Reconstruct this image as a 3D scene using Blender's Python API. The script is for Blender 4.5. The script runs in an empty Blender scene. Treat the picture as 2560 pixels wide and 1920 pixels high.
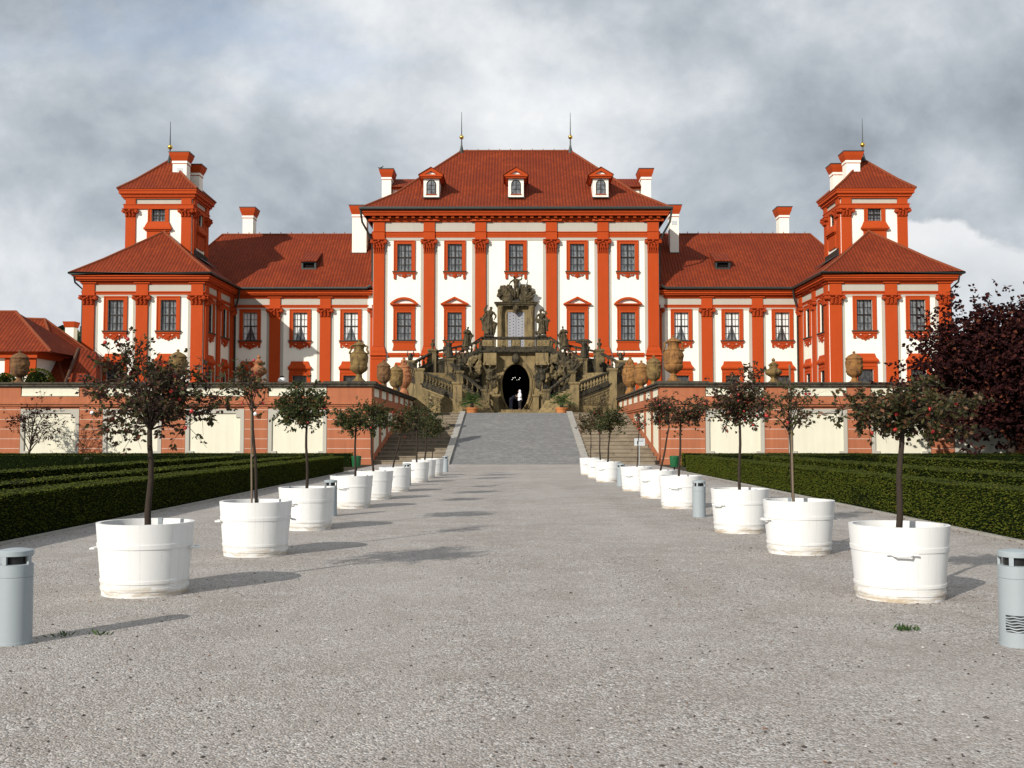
import bpy, bmesh, math, random
from mathutils import Vector, Matrix, Euler, noise
R = math.radians
PI = math.pi
scene = bpy.context.scene
col = scene.collection
# ------------------------------------------------------------------ camera
F_PX, EYE, HOR = 2600.0, 1.62, 1092.0
PITCH = math.atan((HOR - 960) / F_PX)
YAW = math.atan(10 / F_PX)
cam_d = bpy.data.cameras.new("camera")
cam = bpy.data.objects.new("camera", cam_d)
col.objects.link(cam)
cam.location = (0, 0, EYE)
cam.rotation_euler = (PI / 2 + PITCH, 0, YAW)
cam_d.sensor_width = 36
cam_d.lens = 36 * F_PX / 2560
cam_d.clip_start = 0.1
cam_d.clip_end = 3000
scene.camera = cam
RC = Euler((PI / 2 + PITCH, 0, YAW)).to_matrix()


def P(px, py, Y):
    """where the sight line through a photo point meets the vertical plane at depth Y"""
    d = RC @ Vector((px - 1280, 960 - py, -F_PX))
    t = Y / d.y
    return Vector((d.x * t, Y, EYE + d.z * t))


def Zat(py, Y):
    return P(1290, py, Y).z


# ------------------------------------------------------------------ object helpers
def tag(o, label=None, cat=None, group=None, kind=None):
    if label: o["label"] = label
    if cat: o["category"] = cat
    if group: o["group"] = group
    if kind: o["kind"] = kind
    return o


def empty(name, loc=(0, 0, 0), rz=0, label=None, cat=None, group=None):
    o = bpy.data.objects.new(name, None)
    o.empty_display_size = 0.3
    col.objects.link(o)
    o.location = loc
    o.rotation_euler = (0, 0, rz)
    return tag(o, label, cat, group)


def org(p):
    v = Vector((0, 0, 0))
    while p is not None:
        v += p.location
        p = p.parent
    return v


def link(name, mesh, parent=None, loc=(0, 0, 0), rz=0):
    o = bpy.data.objects.new(name, mesh)
    col.objects.link(o)
    o.parent = parent
    o.location = loc
    o.rotation_euler = (0, 0, rz)
    return o


def kids(o):
    return [c for c in bpy.data.objects if c.parent is o]


def dup(o, parent=None, loc=None, rz=None, label=None, children=None):
    c = o.copy()
    col.objects.link(c)
    c.parent = parent
    if loc is not None: c.location = loc
    if rz is not None: c.rotation_euler = (0, 0, rz)
    if label: c["label"] = label
    for ch in kids(o):
        dup(ch, c)
    return c


class M:
    """collects faces and links them as one mesh object"""

    def __init__(s):
        s.v, s.f, s.mi, s.cur = [], [], [], 0

    def add(s, vs, fs):
        o = len(s.v)
        s.v += [tuple(p) for p in vs]
        s.f += [tuple(i + o for i in f) for f in fs]
        s.mi += [s.cur] * len(fs)
        return s

    def hexa(s, p):
        return s.add(p, [(0, 3, 2, 1), (4, 5, 6, 7), (0, 1, 5, 4), (1, 2, 6, 5), (2, 3, 7, 6), (3, 0, 4, 7)])

    def box(s, x0, x1, y0, y1, z0, z1):
        return s.hexa([(x0, y0, z0), (x1, y0, z0), (x1, y1, z0), (x0, y1, z0),
                       (x0, y0, z1), (x1, y0, z1), (x1, y1, z1), (x0, y1, z1)])

    def frustum(s, a, b, z0, z1):
        """a, b = (x0,x1,y0,y1) at z0 and z1"""
        return s.hexa([(a[0], a[2], z0), (a[1], a[2], z0), (a[1], a[3], z0), (a[0], a[3], z0),
                       (b[0], b[2], z1), (b[1], b[2], z1), (b[1], b[3], z1), (b[0], b[3], z1)])

    def prism(s, pts, d):
        """extrude the planar polygon pts (3-D) by vector d"""
        d = Vector(d)
        n = len(pts)
        vs = [Vector(p) for p in pts] + [Vector(p) + d for p in pts]
        fs = [tuple(range(n)), tuple(range(2 * n - 1, n - 1, -1))]
        fs += [(i, (i + 1) % n, n + (i + 1) % n, n + i) for i in range(n)]
        return s.add(vs, fs)

    def tube(s, path, rad, n=8, caps=True):
        path = [Vector(p) for p in path]
        k = len(path)
        if not isinstance(rad, (list, tuple)): rad = [rad] * k
        vs, fs = [], []
        up = None
        for i in range(k):
            a, b = path[max(i - 1, 0)], path[min(i + 1, k - 1)]
            t = (b - a)
            t = t.normalized() if t.length > 1e-9 else Vector((0, 0, 1))
            if up is None:
                up = Vector((1, 0, 0)) if abs(t.x) < .8 else Vector((0, 1, 0))
            x = (up - t * up.dot(t)).normalized()
            y = t.cross(x)
            up = x
            for j in range(n):
                q = 2 * PI * j / n
                vs.append(path[i] + (x * math.cos(q) + y * math.sin(q)) * rad[i])
        for i in range(k - 1):
            for j in range(n):
                j2 = (j + 1) % n
                fs.append((i * n + j, i * n + j2, (i + 1) * n + j2, (i + 1) * n + j))
        if caps:
            fs.append(tuple(range(n - 1, -1, -1)))
            fs.append(tuple((k - 1) * n + j for j in range(n)))
        return s.add(vs, fs)

    def lathe(s, prof, n=24, c=(0, 0, 0), rf=None, caps=True):
        """prof = [(r, z)]; rf(angle, i, r) may change the radius"""
        vs, fs = [], []
        for i, (r, z) in enumerate(prof):
            for j in range(n):
                q = 2 * PI * j / n
                rr = rf(q, i, r) if rf else r
                vs.append((c[0] + rr * math.cos(q), c[1] + rr * math.sin(q), c[2] + z))
        k = len(prof)
        for i in range(k - 1):
            for j in range(n):
                j2 = (j + 1) % n
                fs.append((i * n + j, i * n + j2, (i + 1) * n + j2, (i + 1) * n + j))
        if caps:
            fs.append(tuple(range(n - 1, -1, -1)))
            fs.append(tuple((k - 1) * n + j for j in range(n)))
        return s.add(vs, fs)

    def ball(s, c, r, n=12, m=8):
        if not isinstance(r, (tuple, list)): r = (r, r, r)
        prof = [(math.sin(PI * i / m), -math.cos(PI * i / m)) for i in range(m + 1)]
        prof[0] = (1e-3, -1); prof[-1] = (1e-3, 1)
        o = len(s.v)
        s.lathe(prof, n)
        for i in range(o, len(s.v)):
            p = s.v[i]
            s.v[i] = (c[0] + p[0] * r[0], c[1] + p[1] * r[1], c[2] + p[2] * r[2])
        return s

    def mesh(s, name, mats, off=(0, 0, 0), smooth=False, fix=True):
        me = bpy.data.meshes.new(name)
        me.from_pydata([(p[0] - off[0], p[1] - off[1], p[2] - off[2]) for p in s.v], [], s.f)
        if not isinstance(mats, (list, tuple)): mats = [mats]
        for m in mats: me.materials.append(m)
        if len(mats) > 1: me.polygons.foreach_set("material_index", s.mi)
        if fix and len(s.f) < 60000:
            bm = bmesh.new(); bm.from_mesh(me)
            bmesh.ops.recalc_face_normals(bm, faces=bm.faces)
            bm.to_mesh(me); bm.free()
        if smooth:
            me.polygons.foreach_set("use_smooth", [True] * len(me.polygons))
            if smooth != "all":
                me.set_sharp_from_angle(angle=R(smooth if smooth is not True else 40))
        me.update()
        return me

    def build(s, name, mats, parent=None, smooth=False, fix=True):
        return link(name, s.mesh(name, mats, org(parent), smooth, fix), parent)


# ------------------------------------------------------------------ material helpers
class N:
    def __init__(s, name):
        s.m = bpy.data.materials.new(name)
        s.m.use_nodes = True
        s.t = s.m.node_tree
        s.b = s.t.nodes["Principled BSDF"]
        s.out = s.t.nodes["Material Output"]

    def n(s, typ, **kw):
        nd = s.t.nodes.new(typ)
        for k, v in kw.items():
            if k in nd.inputs.keys() and not hasattr(nd, k): nd.inputs[k].default_value = v
            else: setattr(nd, k, v)
        return nd

    def l(s, a, b):
        s.t.links.new(a, b)

    def val(s, sock, x):
        if hasattr(x, "is_linked") or isinstance(x, bpy.types.NodeSocket): s.l(x, sock)
        else: sock.default_value = x

    def math(s, op, a, b=0.0, c=0.0):
        nd = s.n("ShaderNodeMath", operation=op)
        s.val(nd.inputs[0], a); s.val(nd.inputs[1], b); s.val(nd.inputs[2], c)
        return nd.outputs[0]

    def mix(s, f, a, b, mode="MIX"):
        nd = s.n("ShaderNodeMix", data_type="RGBA", blend_type=mode)
        s.val(nd.inputs[0], f)
        for k, x in ((6, a), (7, b)):
            if isinstance(x, (tuple, list)): x = (*x[:3], 1)
            s.val(nd.inputs[k], x)
        return nd.outputs[2]

    def ramp(s, f, stops, interp="LINEAR"):
        nd = s.n("ShaderNodeValToRGB")
        cr = nd.color_ramp
        cr.interpolation = interp
        while len(cr.elements) < len(stops): cr.elements.new(0.5)
        for e, (p, c) in zip(cr.elements, stops):
            e.position = p
            e.color = (*c[:3], 1) if isinstance(c, (tuple, list)) else (c, c, c, 1)
        s.val(nd.inputs[0], f)
        return nd.outputs[0]

    def obj(s):
        return s.n("ShaderNodeTexCoord").outputs["Object"]

    def noise(s, vec, scale, detail=4, rough=.55, dist=0.0):
        nd = s.n("ShaderNodeTexNoise")
        s.l(vec, nd.inputs["Vector"])
        nd.inputs["Scale"].default_value = scale
        nd.inputs["Detail"].default_value = detail
        nd.inputs["Roughness"].default_value = rough
        nd.inputs["Distortion"].default_value = dist
        return nd.outputs["Fac"]

    def vor(s, vec, scale, feature="F1", rnd=1.0):
        nd = s.n("ShaderNodeTexVoronoi", feature=feature)
        s.l(vec, nd.inputs["Vector"])
        nd.inputs["Scale"].default_value = scale
        nd.inputs["Randomness"].default_value = rnd
        return nd

    def scale(s, vec, sx, sy, sz):
        nd = s.n("ShaderNodeMapping")
        s.l(vec, nd.inputs["Vector"])
        nd.inputs["Scale"].default_value = (sx, sy, sz)
        return nd.outputs[0]

    def bump(s, h, strength=.3, dist=.02, prev=None):
        nd = s.n("ShaderNodeBump")
        s.l(h, nd.inputs["Height"])
        nd.inputs["Strength"].default_value = strength
        nd.inputs["Distance"].default_value = dist
        if prev is not None: s.l(prev, nd.inputs["Normal"])
        s.l(nd.outputs[0], s.b.inputs["Normal"])
        return nd.outputs[0]

    def base(s, c, rough=.8, spec=.3, metal=0.0):
        if isinstance(c, (tuple, list)): s.b.inputs["Base Color"].default_value = (*c[:3], 1)
        else: s.l(c, s.b.inputs["Base Color"])
        s.val(s.b.inputs["Roughness"], rough)
        s.b.inputs["Specular IOR Level"].default_value = spec
        s.b.inputs["Metallic"].default_value = metal
        return s.m


def mul(c, k):
    return tuple(x * k for x in c)


def plaster(name, c, var=.12, streak=.10, rough=.85, bump=.15):
    """painted lime plaster: broad patches, faint vertical rain streaks, fine grain"""
    n = N(name)
    o = n.obj()
    a = n.noise(o, .7, 5, .6)
    st = n.noise(n.scale(o, 2.2, 2.2, .12), 1.6, 4, .6)
    g = n.noise(o, 14, 3, .6)
    k = n.math("ADD", n.math("MULTIPLY", n.math("SUBTRACT", a, .5), var * 2.2), n.math("MULTIPLY", n.math("SUBTRACT", st, .5), streak * 2.2))
    k = n.math("ADD", n.math("ADD", k, 1.0), n.math("MULTIPLY", n.math("SUBTRACT", g, .5), .08))
    mx = n.n("ShaderNodeMix", data_type="RGBA", blend_type="MULTIPLY")
    mx.inputs[0].default_value = 1
    mx.inputs[6].default_value = (*c, 1)
    cmb = n.n("ShaderNodeCombineColor")
    for i in range(3): n.l(k, cmb.inputs[i])
    n.l(cmb.outputs[0], mx.inputs[7])
    n.bump(g, bump, .01)
    return n.base(mx.outputs[2], rough, .2)


def stone(name, c1, c2, c3, scale=1.0, rough=.9, bump=.6, soot=.5, bd=.03):
    """weathered sandstone: c1 clean, c2 stained, c3 sooty black crust"""
    n = N(name)
    o = n.obj()
    a = n.noise(o, 1.1 * scale, 6, .65, .4)
    b = n.noise(n.scale(o, 3, 3, .5), 1.0 * scale, 5, .65)
    g = n.noise(o, 22 * scale, 4, .6)
    cc = n.mix(n.ramp(a, [(.38, 0), (.62, 1)]), c1, c2)
    cc = n.mix(n.ramp(b, [(soot, 0), (soot + .16, 1)]), cc, c3)
    cc = n.mix(n.math("MULTIPLY", g, .35), cc, mul(c2, .6))
    n.bump(n.math("ADD", n.math("MULTIPLY", g, .5), a), bump, bd)
    return n.base(cc, rough, .2)


def flat(name, c, rough=.6, spec=.3, metal=0.0, var=.12, scale=6):
    n = N(name)
    o = n.obj()
    a = n.noise(o, scale, 4, .6)
    cc = n.mix(a, mul(c, 1 - var), mul(c, 1 + var))
    return n.base(cc, rough, spec, metal)
# ------------------------------------------------------------------ materials
RED = plaster("palace_red_plaster", (.405, .055, .0085), .10, .08)
RED2 = plaster("carved_red_plaster", (.35, .045, .008), .16, .05, bump=.5)
WHITE = plaster("white_plaster", (.83, .80, .70), .05, .05)
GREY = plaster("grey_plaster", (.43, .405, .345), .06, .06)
SALMON = plaster("salmon_plaster", (.375, .130, .063), .18, .24)
CREAM = plaster("cream_plaster", (.70, .665, .53), .06, .10)
JOINT = plaster("joint_plaster", (.60, .46, .38), .2, .2)
COPING = stone("coping_stone", (.10, .085, .06), (.06, .052, .04), (.022, .02, .018), 1.2, soot=.5)
SAND = stone("sooty_sandstone", (.215, .160, .075), (.12, .092, .048), (.022, .020, .017), 1.1, soot=.47, bump=.8)
SANDC = stone("clean_sandstone", (.285, .210, .100), (.185, .138, .068), (.045, .038, .028), 1.3, soot=.52, bump=.5)
SANDD = stone("black_sandstone", (.085, .068, .040), (.045, .038, .027), (.011, .013, .012), 1.6, soot=.46, bump=.9)
STATUE = stone("statue_stone", (.135, .104, .052), (.062, .050, .030), (.014, .013, .011), 2.8, soot=.47, bump=.8)
STEP = stone("step_stone", (.29, .24, .175), (.20, .165, .12), (.09, .08, .07), 1.1, soot=.58, bump=.4)
KERB = stone("kerb_stone", (.40, .38, .34), (.31, .295, .265), (.20, .19, .175), 2, soot=.6, bump=.4)
TERRA = [stone("terracotta_ochre", (.34, .165, .05), (.22, .105, .038), (.075, .046, .027), 2.4, soot=.50, bump=1),
         stone("terracotta_olive", (.27, .18, .065), (.165, .105, .042), (.05, .038, .023), 2.4, soot=.49, bump=1),
         stone("terracotta_pink", (.43, .185, .085), (.31, .12, .052), (.14, .068, .04), 2.6, soot=.54, bump=1),
         stone("terracotta_dark", (.235, .125, .052), (.15, .075, .036), (.048, .034, .024), 2.4, soot=.49, bump=1)]
POT = flat("flower_pot_clay", (.50, .19, .065), .8, .2, var=.25)
SOOTIRON = flat("dark_sheet_metal", (.035, .042, .038), .45, .4, .3, .25, 2)
DARKBAR = flat("dark_window_paint", (.020, .013, .010), .5, .3)
GOLD = flat("gilded_ball", (.75, .46, .08), .22, .5, 1.0, .15)
BOLL = flat("grey_powder_coat", (.30, .338, .355), .42, .4, 0, .05, 3)
BLACK = flat("black_plastic", (.012, .012, .012), .35, .4)
SOIL = flat("dark_soil", (.045, .032, .022), .95, .1, 0, .4, 40)
GREENBIN = flat("green_bin_paint", (.012, .10, .035), .4, .4, 0, .15)
SIGNG = flat("sign_grey", (.50, .52, .53), .5, .3)
LAMPW = flat("opal_globe", (.85, .84, .80), .25, .5, 0, .02)
DARKIN = flat("dark_interior", (.010, .009, .008), .95, .05)
CURT = flat("net_curtain", (.72, .72, .70), .9, .1, 0, .12, 9)
BARKM = flat("brown_bark", (.038, .028, .021), .9, .15, 0, .45, 25)
STAKE = flat("weathered_stake", (.17, .13, .09), .9, .1, 0, .3, 15)


def make_glass():
    n = N("old_window_glass")
    o = n.obj()
    a = n.noise(n.scale(o, 3.1, 3.1, 2.3), 1.0, 1, .5)
    c = n.mix(n.ramp(a, [(.35, 0), (.65, 1)]), (.075, .082, .086), (.20, .21, .21))
    n.bump(n.noise(o, 2.0, 2, .5), .12, .02)
    return n.base(c, .10, .9)


GLASS = make_glass()


def make_tiles():
    n = N("red_roof_tiles")
    o = n.obj()
    sep = n.n("ShaderNodeSeparateXYZ"); n.l(o, sep.inputs[0])
    gn = n.n("ShaderNodeNewGeometry")
    sn = n.n("ShaderNodeSeparateXYZ"); n.l(gn.outputs["True Normal"], sn.inputs[0])
    ax = n.math("GREATER_THAN", n.math("ABSOLUTE", sn.outputs[0]), n.math("ABSOLUTE", sn.outputs[1]))
    mx = n.n("ShaderNodeMix", data_type="FLOAT")
    n.l(ax, mx.inputs[0]); n.l(sep.outputs[0], mx.inputs[2]); n.l(sep.outputs[1], mx.inputs[3])
    s = n.math("DIVIDE", mx.outputs[0], .30)
    r = n.math("DIVIDE", sep.outputs[2], .26)
    fs = n.math("FRACT", s)
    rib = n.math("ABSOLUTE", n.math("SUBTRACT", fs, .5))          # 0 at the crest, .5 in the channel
    rowf = n.math("FRACT", r)
    cell = n.n("ShaderNodeCombineXYZ")
    n.l(n.math("FLOOR", s), cell.inputs[0]); n.l(n.math("FLOOR", r), cell.inputs[1])
    wn = n.n("ShaderNodeTexWhiteNoise", noise_dimensions="3D"); n.l(cell.outputs[0], wn.inputs["Vector"])
    big = n.noise(o, .35, 5, .65)
    c = n.mix(wn.outputs["Value"], (.175, .025, .006), (.25, .039, .008))
    c = n.mix(n.ramp(big, [(.35, 0), (.7, 1)]), c, (.155, .022, .006))
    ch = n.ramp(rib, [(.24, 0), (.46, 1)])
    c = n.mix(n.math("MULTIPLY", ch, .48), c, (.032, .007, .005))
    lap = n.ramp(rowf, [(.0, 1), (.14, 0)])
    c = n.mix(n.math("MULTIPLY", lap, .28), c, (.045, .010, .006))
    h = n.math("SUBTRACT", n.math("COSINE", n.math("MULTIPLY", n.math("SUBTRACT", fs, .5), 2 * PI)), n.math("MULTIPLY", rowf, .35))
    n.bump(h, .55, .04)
    return n.base(c, .85, .2)


TILES = make_tiles()
RIDGE = flat("ridge_tile_clay", (.20, .05, .02), .85, .2, 0, .35, 3)
VALLEY = flat("valley_flashing", (.085, .045, .028), .7, .2, 0, .3, 3)


def make_gravel():
    n = N("pale_gravel")
    o = n.obj()
    v1 = n.vor(o, 74); v2 = n.vor(o, 30); v3 = n.vor(o, 9)
    w1 = n.n("ShaderNodeSeparateColor"); n.l(v1.outputs["Color"], w1.inputs[0])
    w2 = n.n("ShaderNodeSeparateColor"); n.l(v2.outputs["Color"], w2.inputs[0])
    w3 = n.n("ShaderNodeSeparateColor"); n.l(v3.outputs["Color"], w3.inputs[0])
    c = n.ramp(w1.outputs[0], [(.0, (.045, .039, .034)), (.22, (.17, .153, .138)), (.52, (.34, .314, .288)), (.82, (.545, .515, .488)), (1, (.76, .745, .725))])
    c2 = n.ramp(w2.outputs[1], [(.0, (.085, .068, .058)), (.10, (.30, .270, .242)), (.9, (.39, .358, .328)), (1, (.66, .645, .63))])
    c = n.mix(.34, c, c2)
    # pinkish and ochre stones among the grey
    c = n.mix(n.math("MULTIPLY", n.math("GREATER_THAN", w1.outputs[1], .90), .45), c, (.38, .275, .215))
    dk = n.math("MULTIPLY", n.math("GREATER_THAN", w3.outputs[2], .975), n.math("LESS_THAN", v3.outputs["Distance"], .16))
    c = n.mix(n.math("MULTIPLY", dk, .8), c, (.07, .055, .05))
    big = n.noise(o, .16, 5, .6)
    mid = n.noise(o, 1.3, 5, .65)
    c = n.mix(n.math("MULTIPLY", n.ramp(mid, [(.40, 0), (.62, 1)]), .42), c, (.225, .190, .158))
    c = n.mix(n.math("MULTIPLY", n.ramp(big, [(.42, 0), (.66, 1)]), .30), c, (.48, .455, .43))
    trk = n.noise(n.scale(o, .55, .035, 1), 1.0, 4, .6)   # trodden lanes running along the avenue
    c = n.mix(n.math("MULTIPLY", n.ramp(trk, [(.42, 0), (.60, 1)]), .20), c, (.47, .44, .405))
    dmp = n.noise(o, .42, 6, .7, .6)
    c = n.mix(n.math("MULTIPLY", n.ramp(dmp, [(.54, 0), (.70, 1)]), .26), c, (.20, .172, .145))
    hh = n.math("ADD", n.math("MULTIPLY", v1.outputs["Distance"], -1.0), n.math("MULTIPLY", v2.outputs["Distance"], -.5))
    n.bump(hh, .65, .014)
    return n.base(c, .9, .15)


GRAVEL = make_gravel()


def make_setts():
    n = N("grey_stone_setts")
    o = n.obj()
    br = n.n("ShaderNodeTexBrick")
    n.l(o, br.inputs["Vector"])
    br.inputs["Scale"].default_value = 1.0
    br.inputs["Brick Width"].default_value = .26
    br.inputs["Row Height"].default_value = .17
    br.inputs["Mortar Size"].default_value = .012
    br.inputs["Color1"].default_value = (.15, .15, .145, 1)
    br.inputs["Color2"].default_value = (.32, .315, .30, 1)
    br.inputs["Mortar"].default_value = (.12, .115, .10, 1)
    st = n.noise(n.scale(o, .35, 2.6, 1), 1.0, 6, .7)
    c = n.mix(n.ramp(st, [(.35, 0), (.68, 1)]), mul((.20, .20, .20), .8), br.outputs["Color"])
    sp = n.noise(o, 5.5, 4, .7)
    c = n.mix(n.math("MULTIPLY", n.ramp(sp, [(.56, 0), (.72, 1)]), .45), c, (.42, .40, .36))
    n.bump(n.math("ADD", n.math("MULTIPLY", br.outputs["Fac"], -1), sp), .5, .02)
    return n.base(c, .8, .25)


SETTS = make_setts()


def make_tub():
    n = N("white_painted_staves")
    o = n.obj()
    sep = n.n("ShaderNodeSeparateXYZ"); n.l(o, sep.inputs[0])
    ang = n.math("ARCTAN2", sep.outputs[1], sep.outputs[0])
    f = n.math("FRACT", n.math("ADD", n.math("MULTIPLY", ang, 28 / (2 * PI)), 28.0))
    seam = n.math("LESS_THAN", n.math("ABSOLUTE", n.math("SUBTRACT", f, .5)), .035)
    br = n.noise(n.scale(o, 5, 5, 2), 1.5, 5, .7)
    seam = n.math("MULTIPLY", seam, n.ramp(br, [(.44, 0), (.58, .8)]))
    wn = n.n("ShaderNodeTexWhiteNoise", noise_dimensions="1D")
    n.l(n.math("FLOOR", n.math("ADD", n.math("MULTIPLY", ang, 28 / (2 * PI)), 28.5)), wn.inputs["W"])
    inf = n.n("ShaderNodeObjectInfo")
    tone = n.math("ADD", n.math("ADD", .67, n.math("MULTIPLY", inf.outputs["Random"], .06)), n.math("MULTIPLY", wn.outputs["Value"], .05))
    cmb = n.n("ShaderNodeCombineColor")
    n.l(tone, cmb.inputs[0]); n.l(tone, cmb.inputs[1]); n.l(n.math("MULTIPLY", tone, .975), cmb.inputs[2])
    c = n.mix(n.math("MULTIPLY", seam, .45), cmb.outputs[0], (.46, .44, .39))
    dirt = n.noise(n.scale(o, 1.2, 1.2, 6), 3.0, 6, .7, .5)
    low = n.ramp(sep.outputs[2], [(.02, 1), (.20, 0)])
    c = n.mix(n.math("MULTIPLY", n.ramp(dirt, [(.42, 0), (.62, 1)]), n.math("MULTIPLY", low, .9)), c, (.40, .31, .20))
    chip = n.noise(o, 9, 5, .75)
    c = n.mix(n.math("MULTIPLY", n.ramp(chip, [(.70, 0), (.76, 1)]), .5), c, (.45, .40, .32))
    n.bump(br, .10, .01)
    return n.base(c, .5, .35)


TUB = make_tub()


def leaf_mat(name, stops, trans=.35, rough=.55, spec=.3):
    n = N(name)
    g = n.n("ShaderNodeNewGeometry")
    c = n.ramp(g.outputs["Random Per Island"], stops)
    m = n.base(c, rough, spec)
    t = n.n("ShaderNodeBsdfTranslucent"); n.l(c, t.inputs[0])
    mx = n.n("ShaderNodeMixShader"); mx.inputs[0].default_value = trans
    n.l(n.b.outputs[0], mx.inputs[1]); n.l(t.outputs[0], mx.inputs[2]); n.l(mx.outputs[0], n.out.inputs[0])
    return m


LEAF = {
    "plum": leaf_mat("plum_brown_leaves", [(0, (.026, .012, .010)), (.3, (.060, .026, .020)), (.5, (.044, .050, .016)), (.75, (.066, .076, .024)), (.9, (.14, .075, .04)), (1, (.22, .065, .04))]),
    "green": leaf_mat("dull_green_leaves", [(0, (.020, .030, .010)), (.45, (.044, .062, .016)), (.8, (.080, .090, .026)), (1, (.15, .07, .03))]),
    "mix": leaf_mat("autumn_mixed_leaves", [(0, (.030, .018, .012)), (.3, (.042, .050, .015)), (.65, (.080, .078, .026)), (.88, (.13, .075, .036)), (1, (.22, .085, .045))]),
    "purple": leaf_mat("dark_purple_leaves", [(0, (.011, .004, .005)), (.6, (.028, .008, .008)), (.9, (.055, .015, .013)), (1, (.14, .045, .02))], .12, .8, .08),
    "hedge": leaf_mat("clipped_yew_leaves", [(0, (.038, .054, .006)), (.5, (.056, .072, .007)), (.9, (.078, .088, .009)), (1, (.12, .095, .015))], .0, .8, .1),
    "palm": leaf_mat("palm_leaves", [(0, (.02, .05, .012)), (.6, (.045, .10, .022)), (1, (.10, .15, .03))], .3),
    "wood": leaf_mat("far_wood_leaves", [(0, (.015, .028, .012)), (.6, (.04, .06, .02)), (1, (.10, .10, .03))], .2),
}
HEDGESHADE = flat("hedge_inner_shade", (.006, .010, .003), .95, .02, 0, .5, 30)  # near-black: the shade between the leaves is put into this colour
APPLE = flat("red_crab_apple", (.38, .022, .018), .3, .5, 0, .4, 8)
# ------------------------------------------------------------------ the palace
YC, YW, YP, YT = 98.0, 99.3, 90.0, 95.0
TER = 3.45                                            # level of the terrace the palace stands on
FX = 2586.0


def fp(fr, u, n, z):
    (ox, oy), (ux, uy), (nx, ny) = fr
    return (ox + ux * u + nx * n, oy + uy * u + ny * n, z)


def fbox(m, fr, u0, u1, n0, n1, z0, z1):
    return m.hexa([fp(fr, u0, n1, z0), fp(fr, u1, n1, z0), fp(fr, u1, n0, z0), fp(fr, u0, n0, z0),
                   fp(fr, u0, n1, z1), fp(fr, u1, n1, z1), fp(fr, u1, n0, z1), fp(fr, u0, n0, z1)])


def sheet(m, fr, u0, u1, z0, z1, holes=(), dep=.30):
    us = sorted({u0, u1} | {h[0] for h in holes} | {h[1] for h in holes})
    zs = sorted({z0, z1} | {h[2] for h in holes} | {h[3] for h in holes})
    for a, b in zip(us, us[1:]):
        for c, d in zip(zs, zs[1:]):
            um, zm = (a + b) / 2, (c + d) / 2
            if any(h[0] < um < h[1] and h[2] < zm < h[3] for h in holes): continue
            m.add([fp(fr, a, 0, c), fp(fr, b, 0, c), fp(fr, b, 0, d), fp(fr, a, 0, d)], [(0, 1, 2, 3)])
    for a, b, c, d in holes:
        for (p, q) in (((a, c), (b, c)), ((b, c), (b, d)), ((b, d), (a, d)), ((a, d), (a, c))):
            m.add([fp(fr, p[0], 0, p[1]), fp(fr, q[0], 0, q[1]), fp(fr, q[0], -dep, q[1]), fp(fr, p[0], -dep, p[1])], [(0, 1, 2, 3)])


palace = empty("palace", (0, YC, TER), 0, "long red and white baroque palace with tiled roofs and two corner towers", "palace")
PO = Vector((0, YC, TER))


def put(name, mesh, wloc, rz=0, parent=palace):
    return link(name, mesh, parent, Vector(wloc) - org(parent), rz)


FC = ((0, YC), (1, 0), (0, -1))
WW = 1.36
zc = lambda y: Zat(y, YC)
zw = lambda y: Zat(y, YW)
UP0, UP1 = zc(678), zc(610)
LO0, LO1 = zc(850), zc(781)
WI0, WI1 = zw(851), zw(781.5)
LW0, LW1 = zw(975), zw(938.8)                         # ground floor windows of wings and pavilions
CX = [0, 153.2 / FX * YC, 279.4 / FX * YC]
WX = [412.5 / FX * YW, 539 / FX * YW, 664 / FX * YW]
PX = [30.25, 34.85]
SY = [92.0, 96.5]                                     # pavilion side windows
cwin = [CX[0], CX[1], -CX[1], CX[2], -CX[2]]
CE = 358 / FX * YC                                    # corner of the central block
hole = lambda u, z0, z1, w=WW: (u - w / 2, u + w / 2, z0, z1)

# ---- walls
m = M()
hs = [hole(u, UP0, UP1) for u in cwin] + [hole(u, LO0, LO1) for u in cwin if u != 0] + [hole(u, LW0 - .2, LW1 - .2) for u in cwin if abs(u) > 9]
sheet(m, FC, -CE, CE, TER - .3, zc(541), hs)
for s in (-1, 1):
    m.add([(s * CE, YC, TER - .3), (s * CE, 114, TER - .3), (s * CE, 114, zc(541)), (s * CE, YC, zc(541))], [(0, 1, 2, 3)])
m.box(-CE + .35, CE - .35, YC + .34, 113.9, TER - .3, zc(541) - .05)
m.build("wall", WHITE, palace)
for s in (-1, 1):
    fr = ((0, YW), (1, 0), (0, -1))
    m = M()
    ws = [s * x for x in WX]
    sheet(m, fr, *sorted((s * CE, s * 27.5)), TER - .3, zw(729), [hole(u, WI0, WI1) for u in ws] + [hole(u, LW0, LW1) for u in ws])
    m.box(*sorted((s * (CE + .05), s * 27.4)), YW + .34, 113.5, TER - .3, zw(729) - .05)
    m.build("wall", WHITE, palace)
    fr = ((0, YP), (1, 0), (0, -1))
    m = M()
    zt = Zat(693, YP)
    ws = [s * x for x in PX]
    sheet(m, fr, *sorted((s * 27.2, s * 37.75)), TER - .3, zt, [hole(u, WI0, WI1) for u in ws] + [hole(u, LW0, LW1) for u in ws])
    fs = ((s * 27.2, 0), (0, 1), (-s, 0))
    sheet(m, fs, YP, 99.4, TER - .3, zt, [hole(u, WI0, WI1) for u in SY] + [hole(u, LW0, LW1) for u in SY])
    m.add([(s * 37.75, YP, TER - .3), (s * 37.75, 116, TER - .3), (s * 37.75, 116, zt), (s * 37.75, YP, zt)], [(0, 1, 2, 3)])
    m.box(*sorted((s * 27.55, s * 37.7)), YP + .34, 116, TER - .3, zt - .05)
    m.build("wall", WHITE, palace)

# ---- windows (templates are shared meshes, every window an object of its own)


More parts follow.
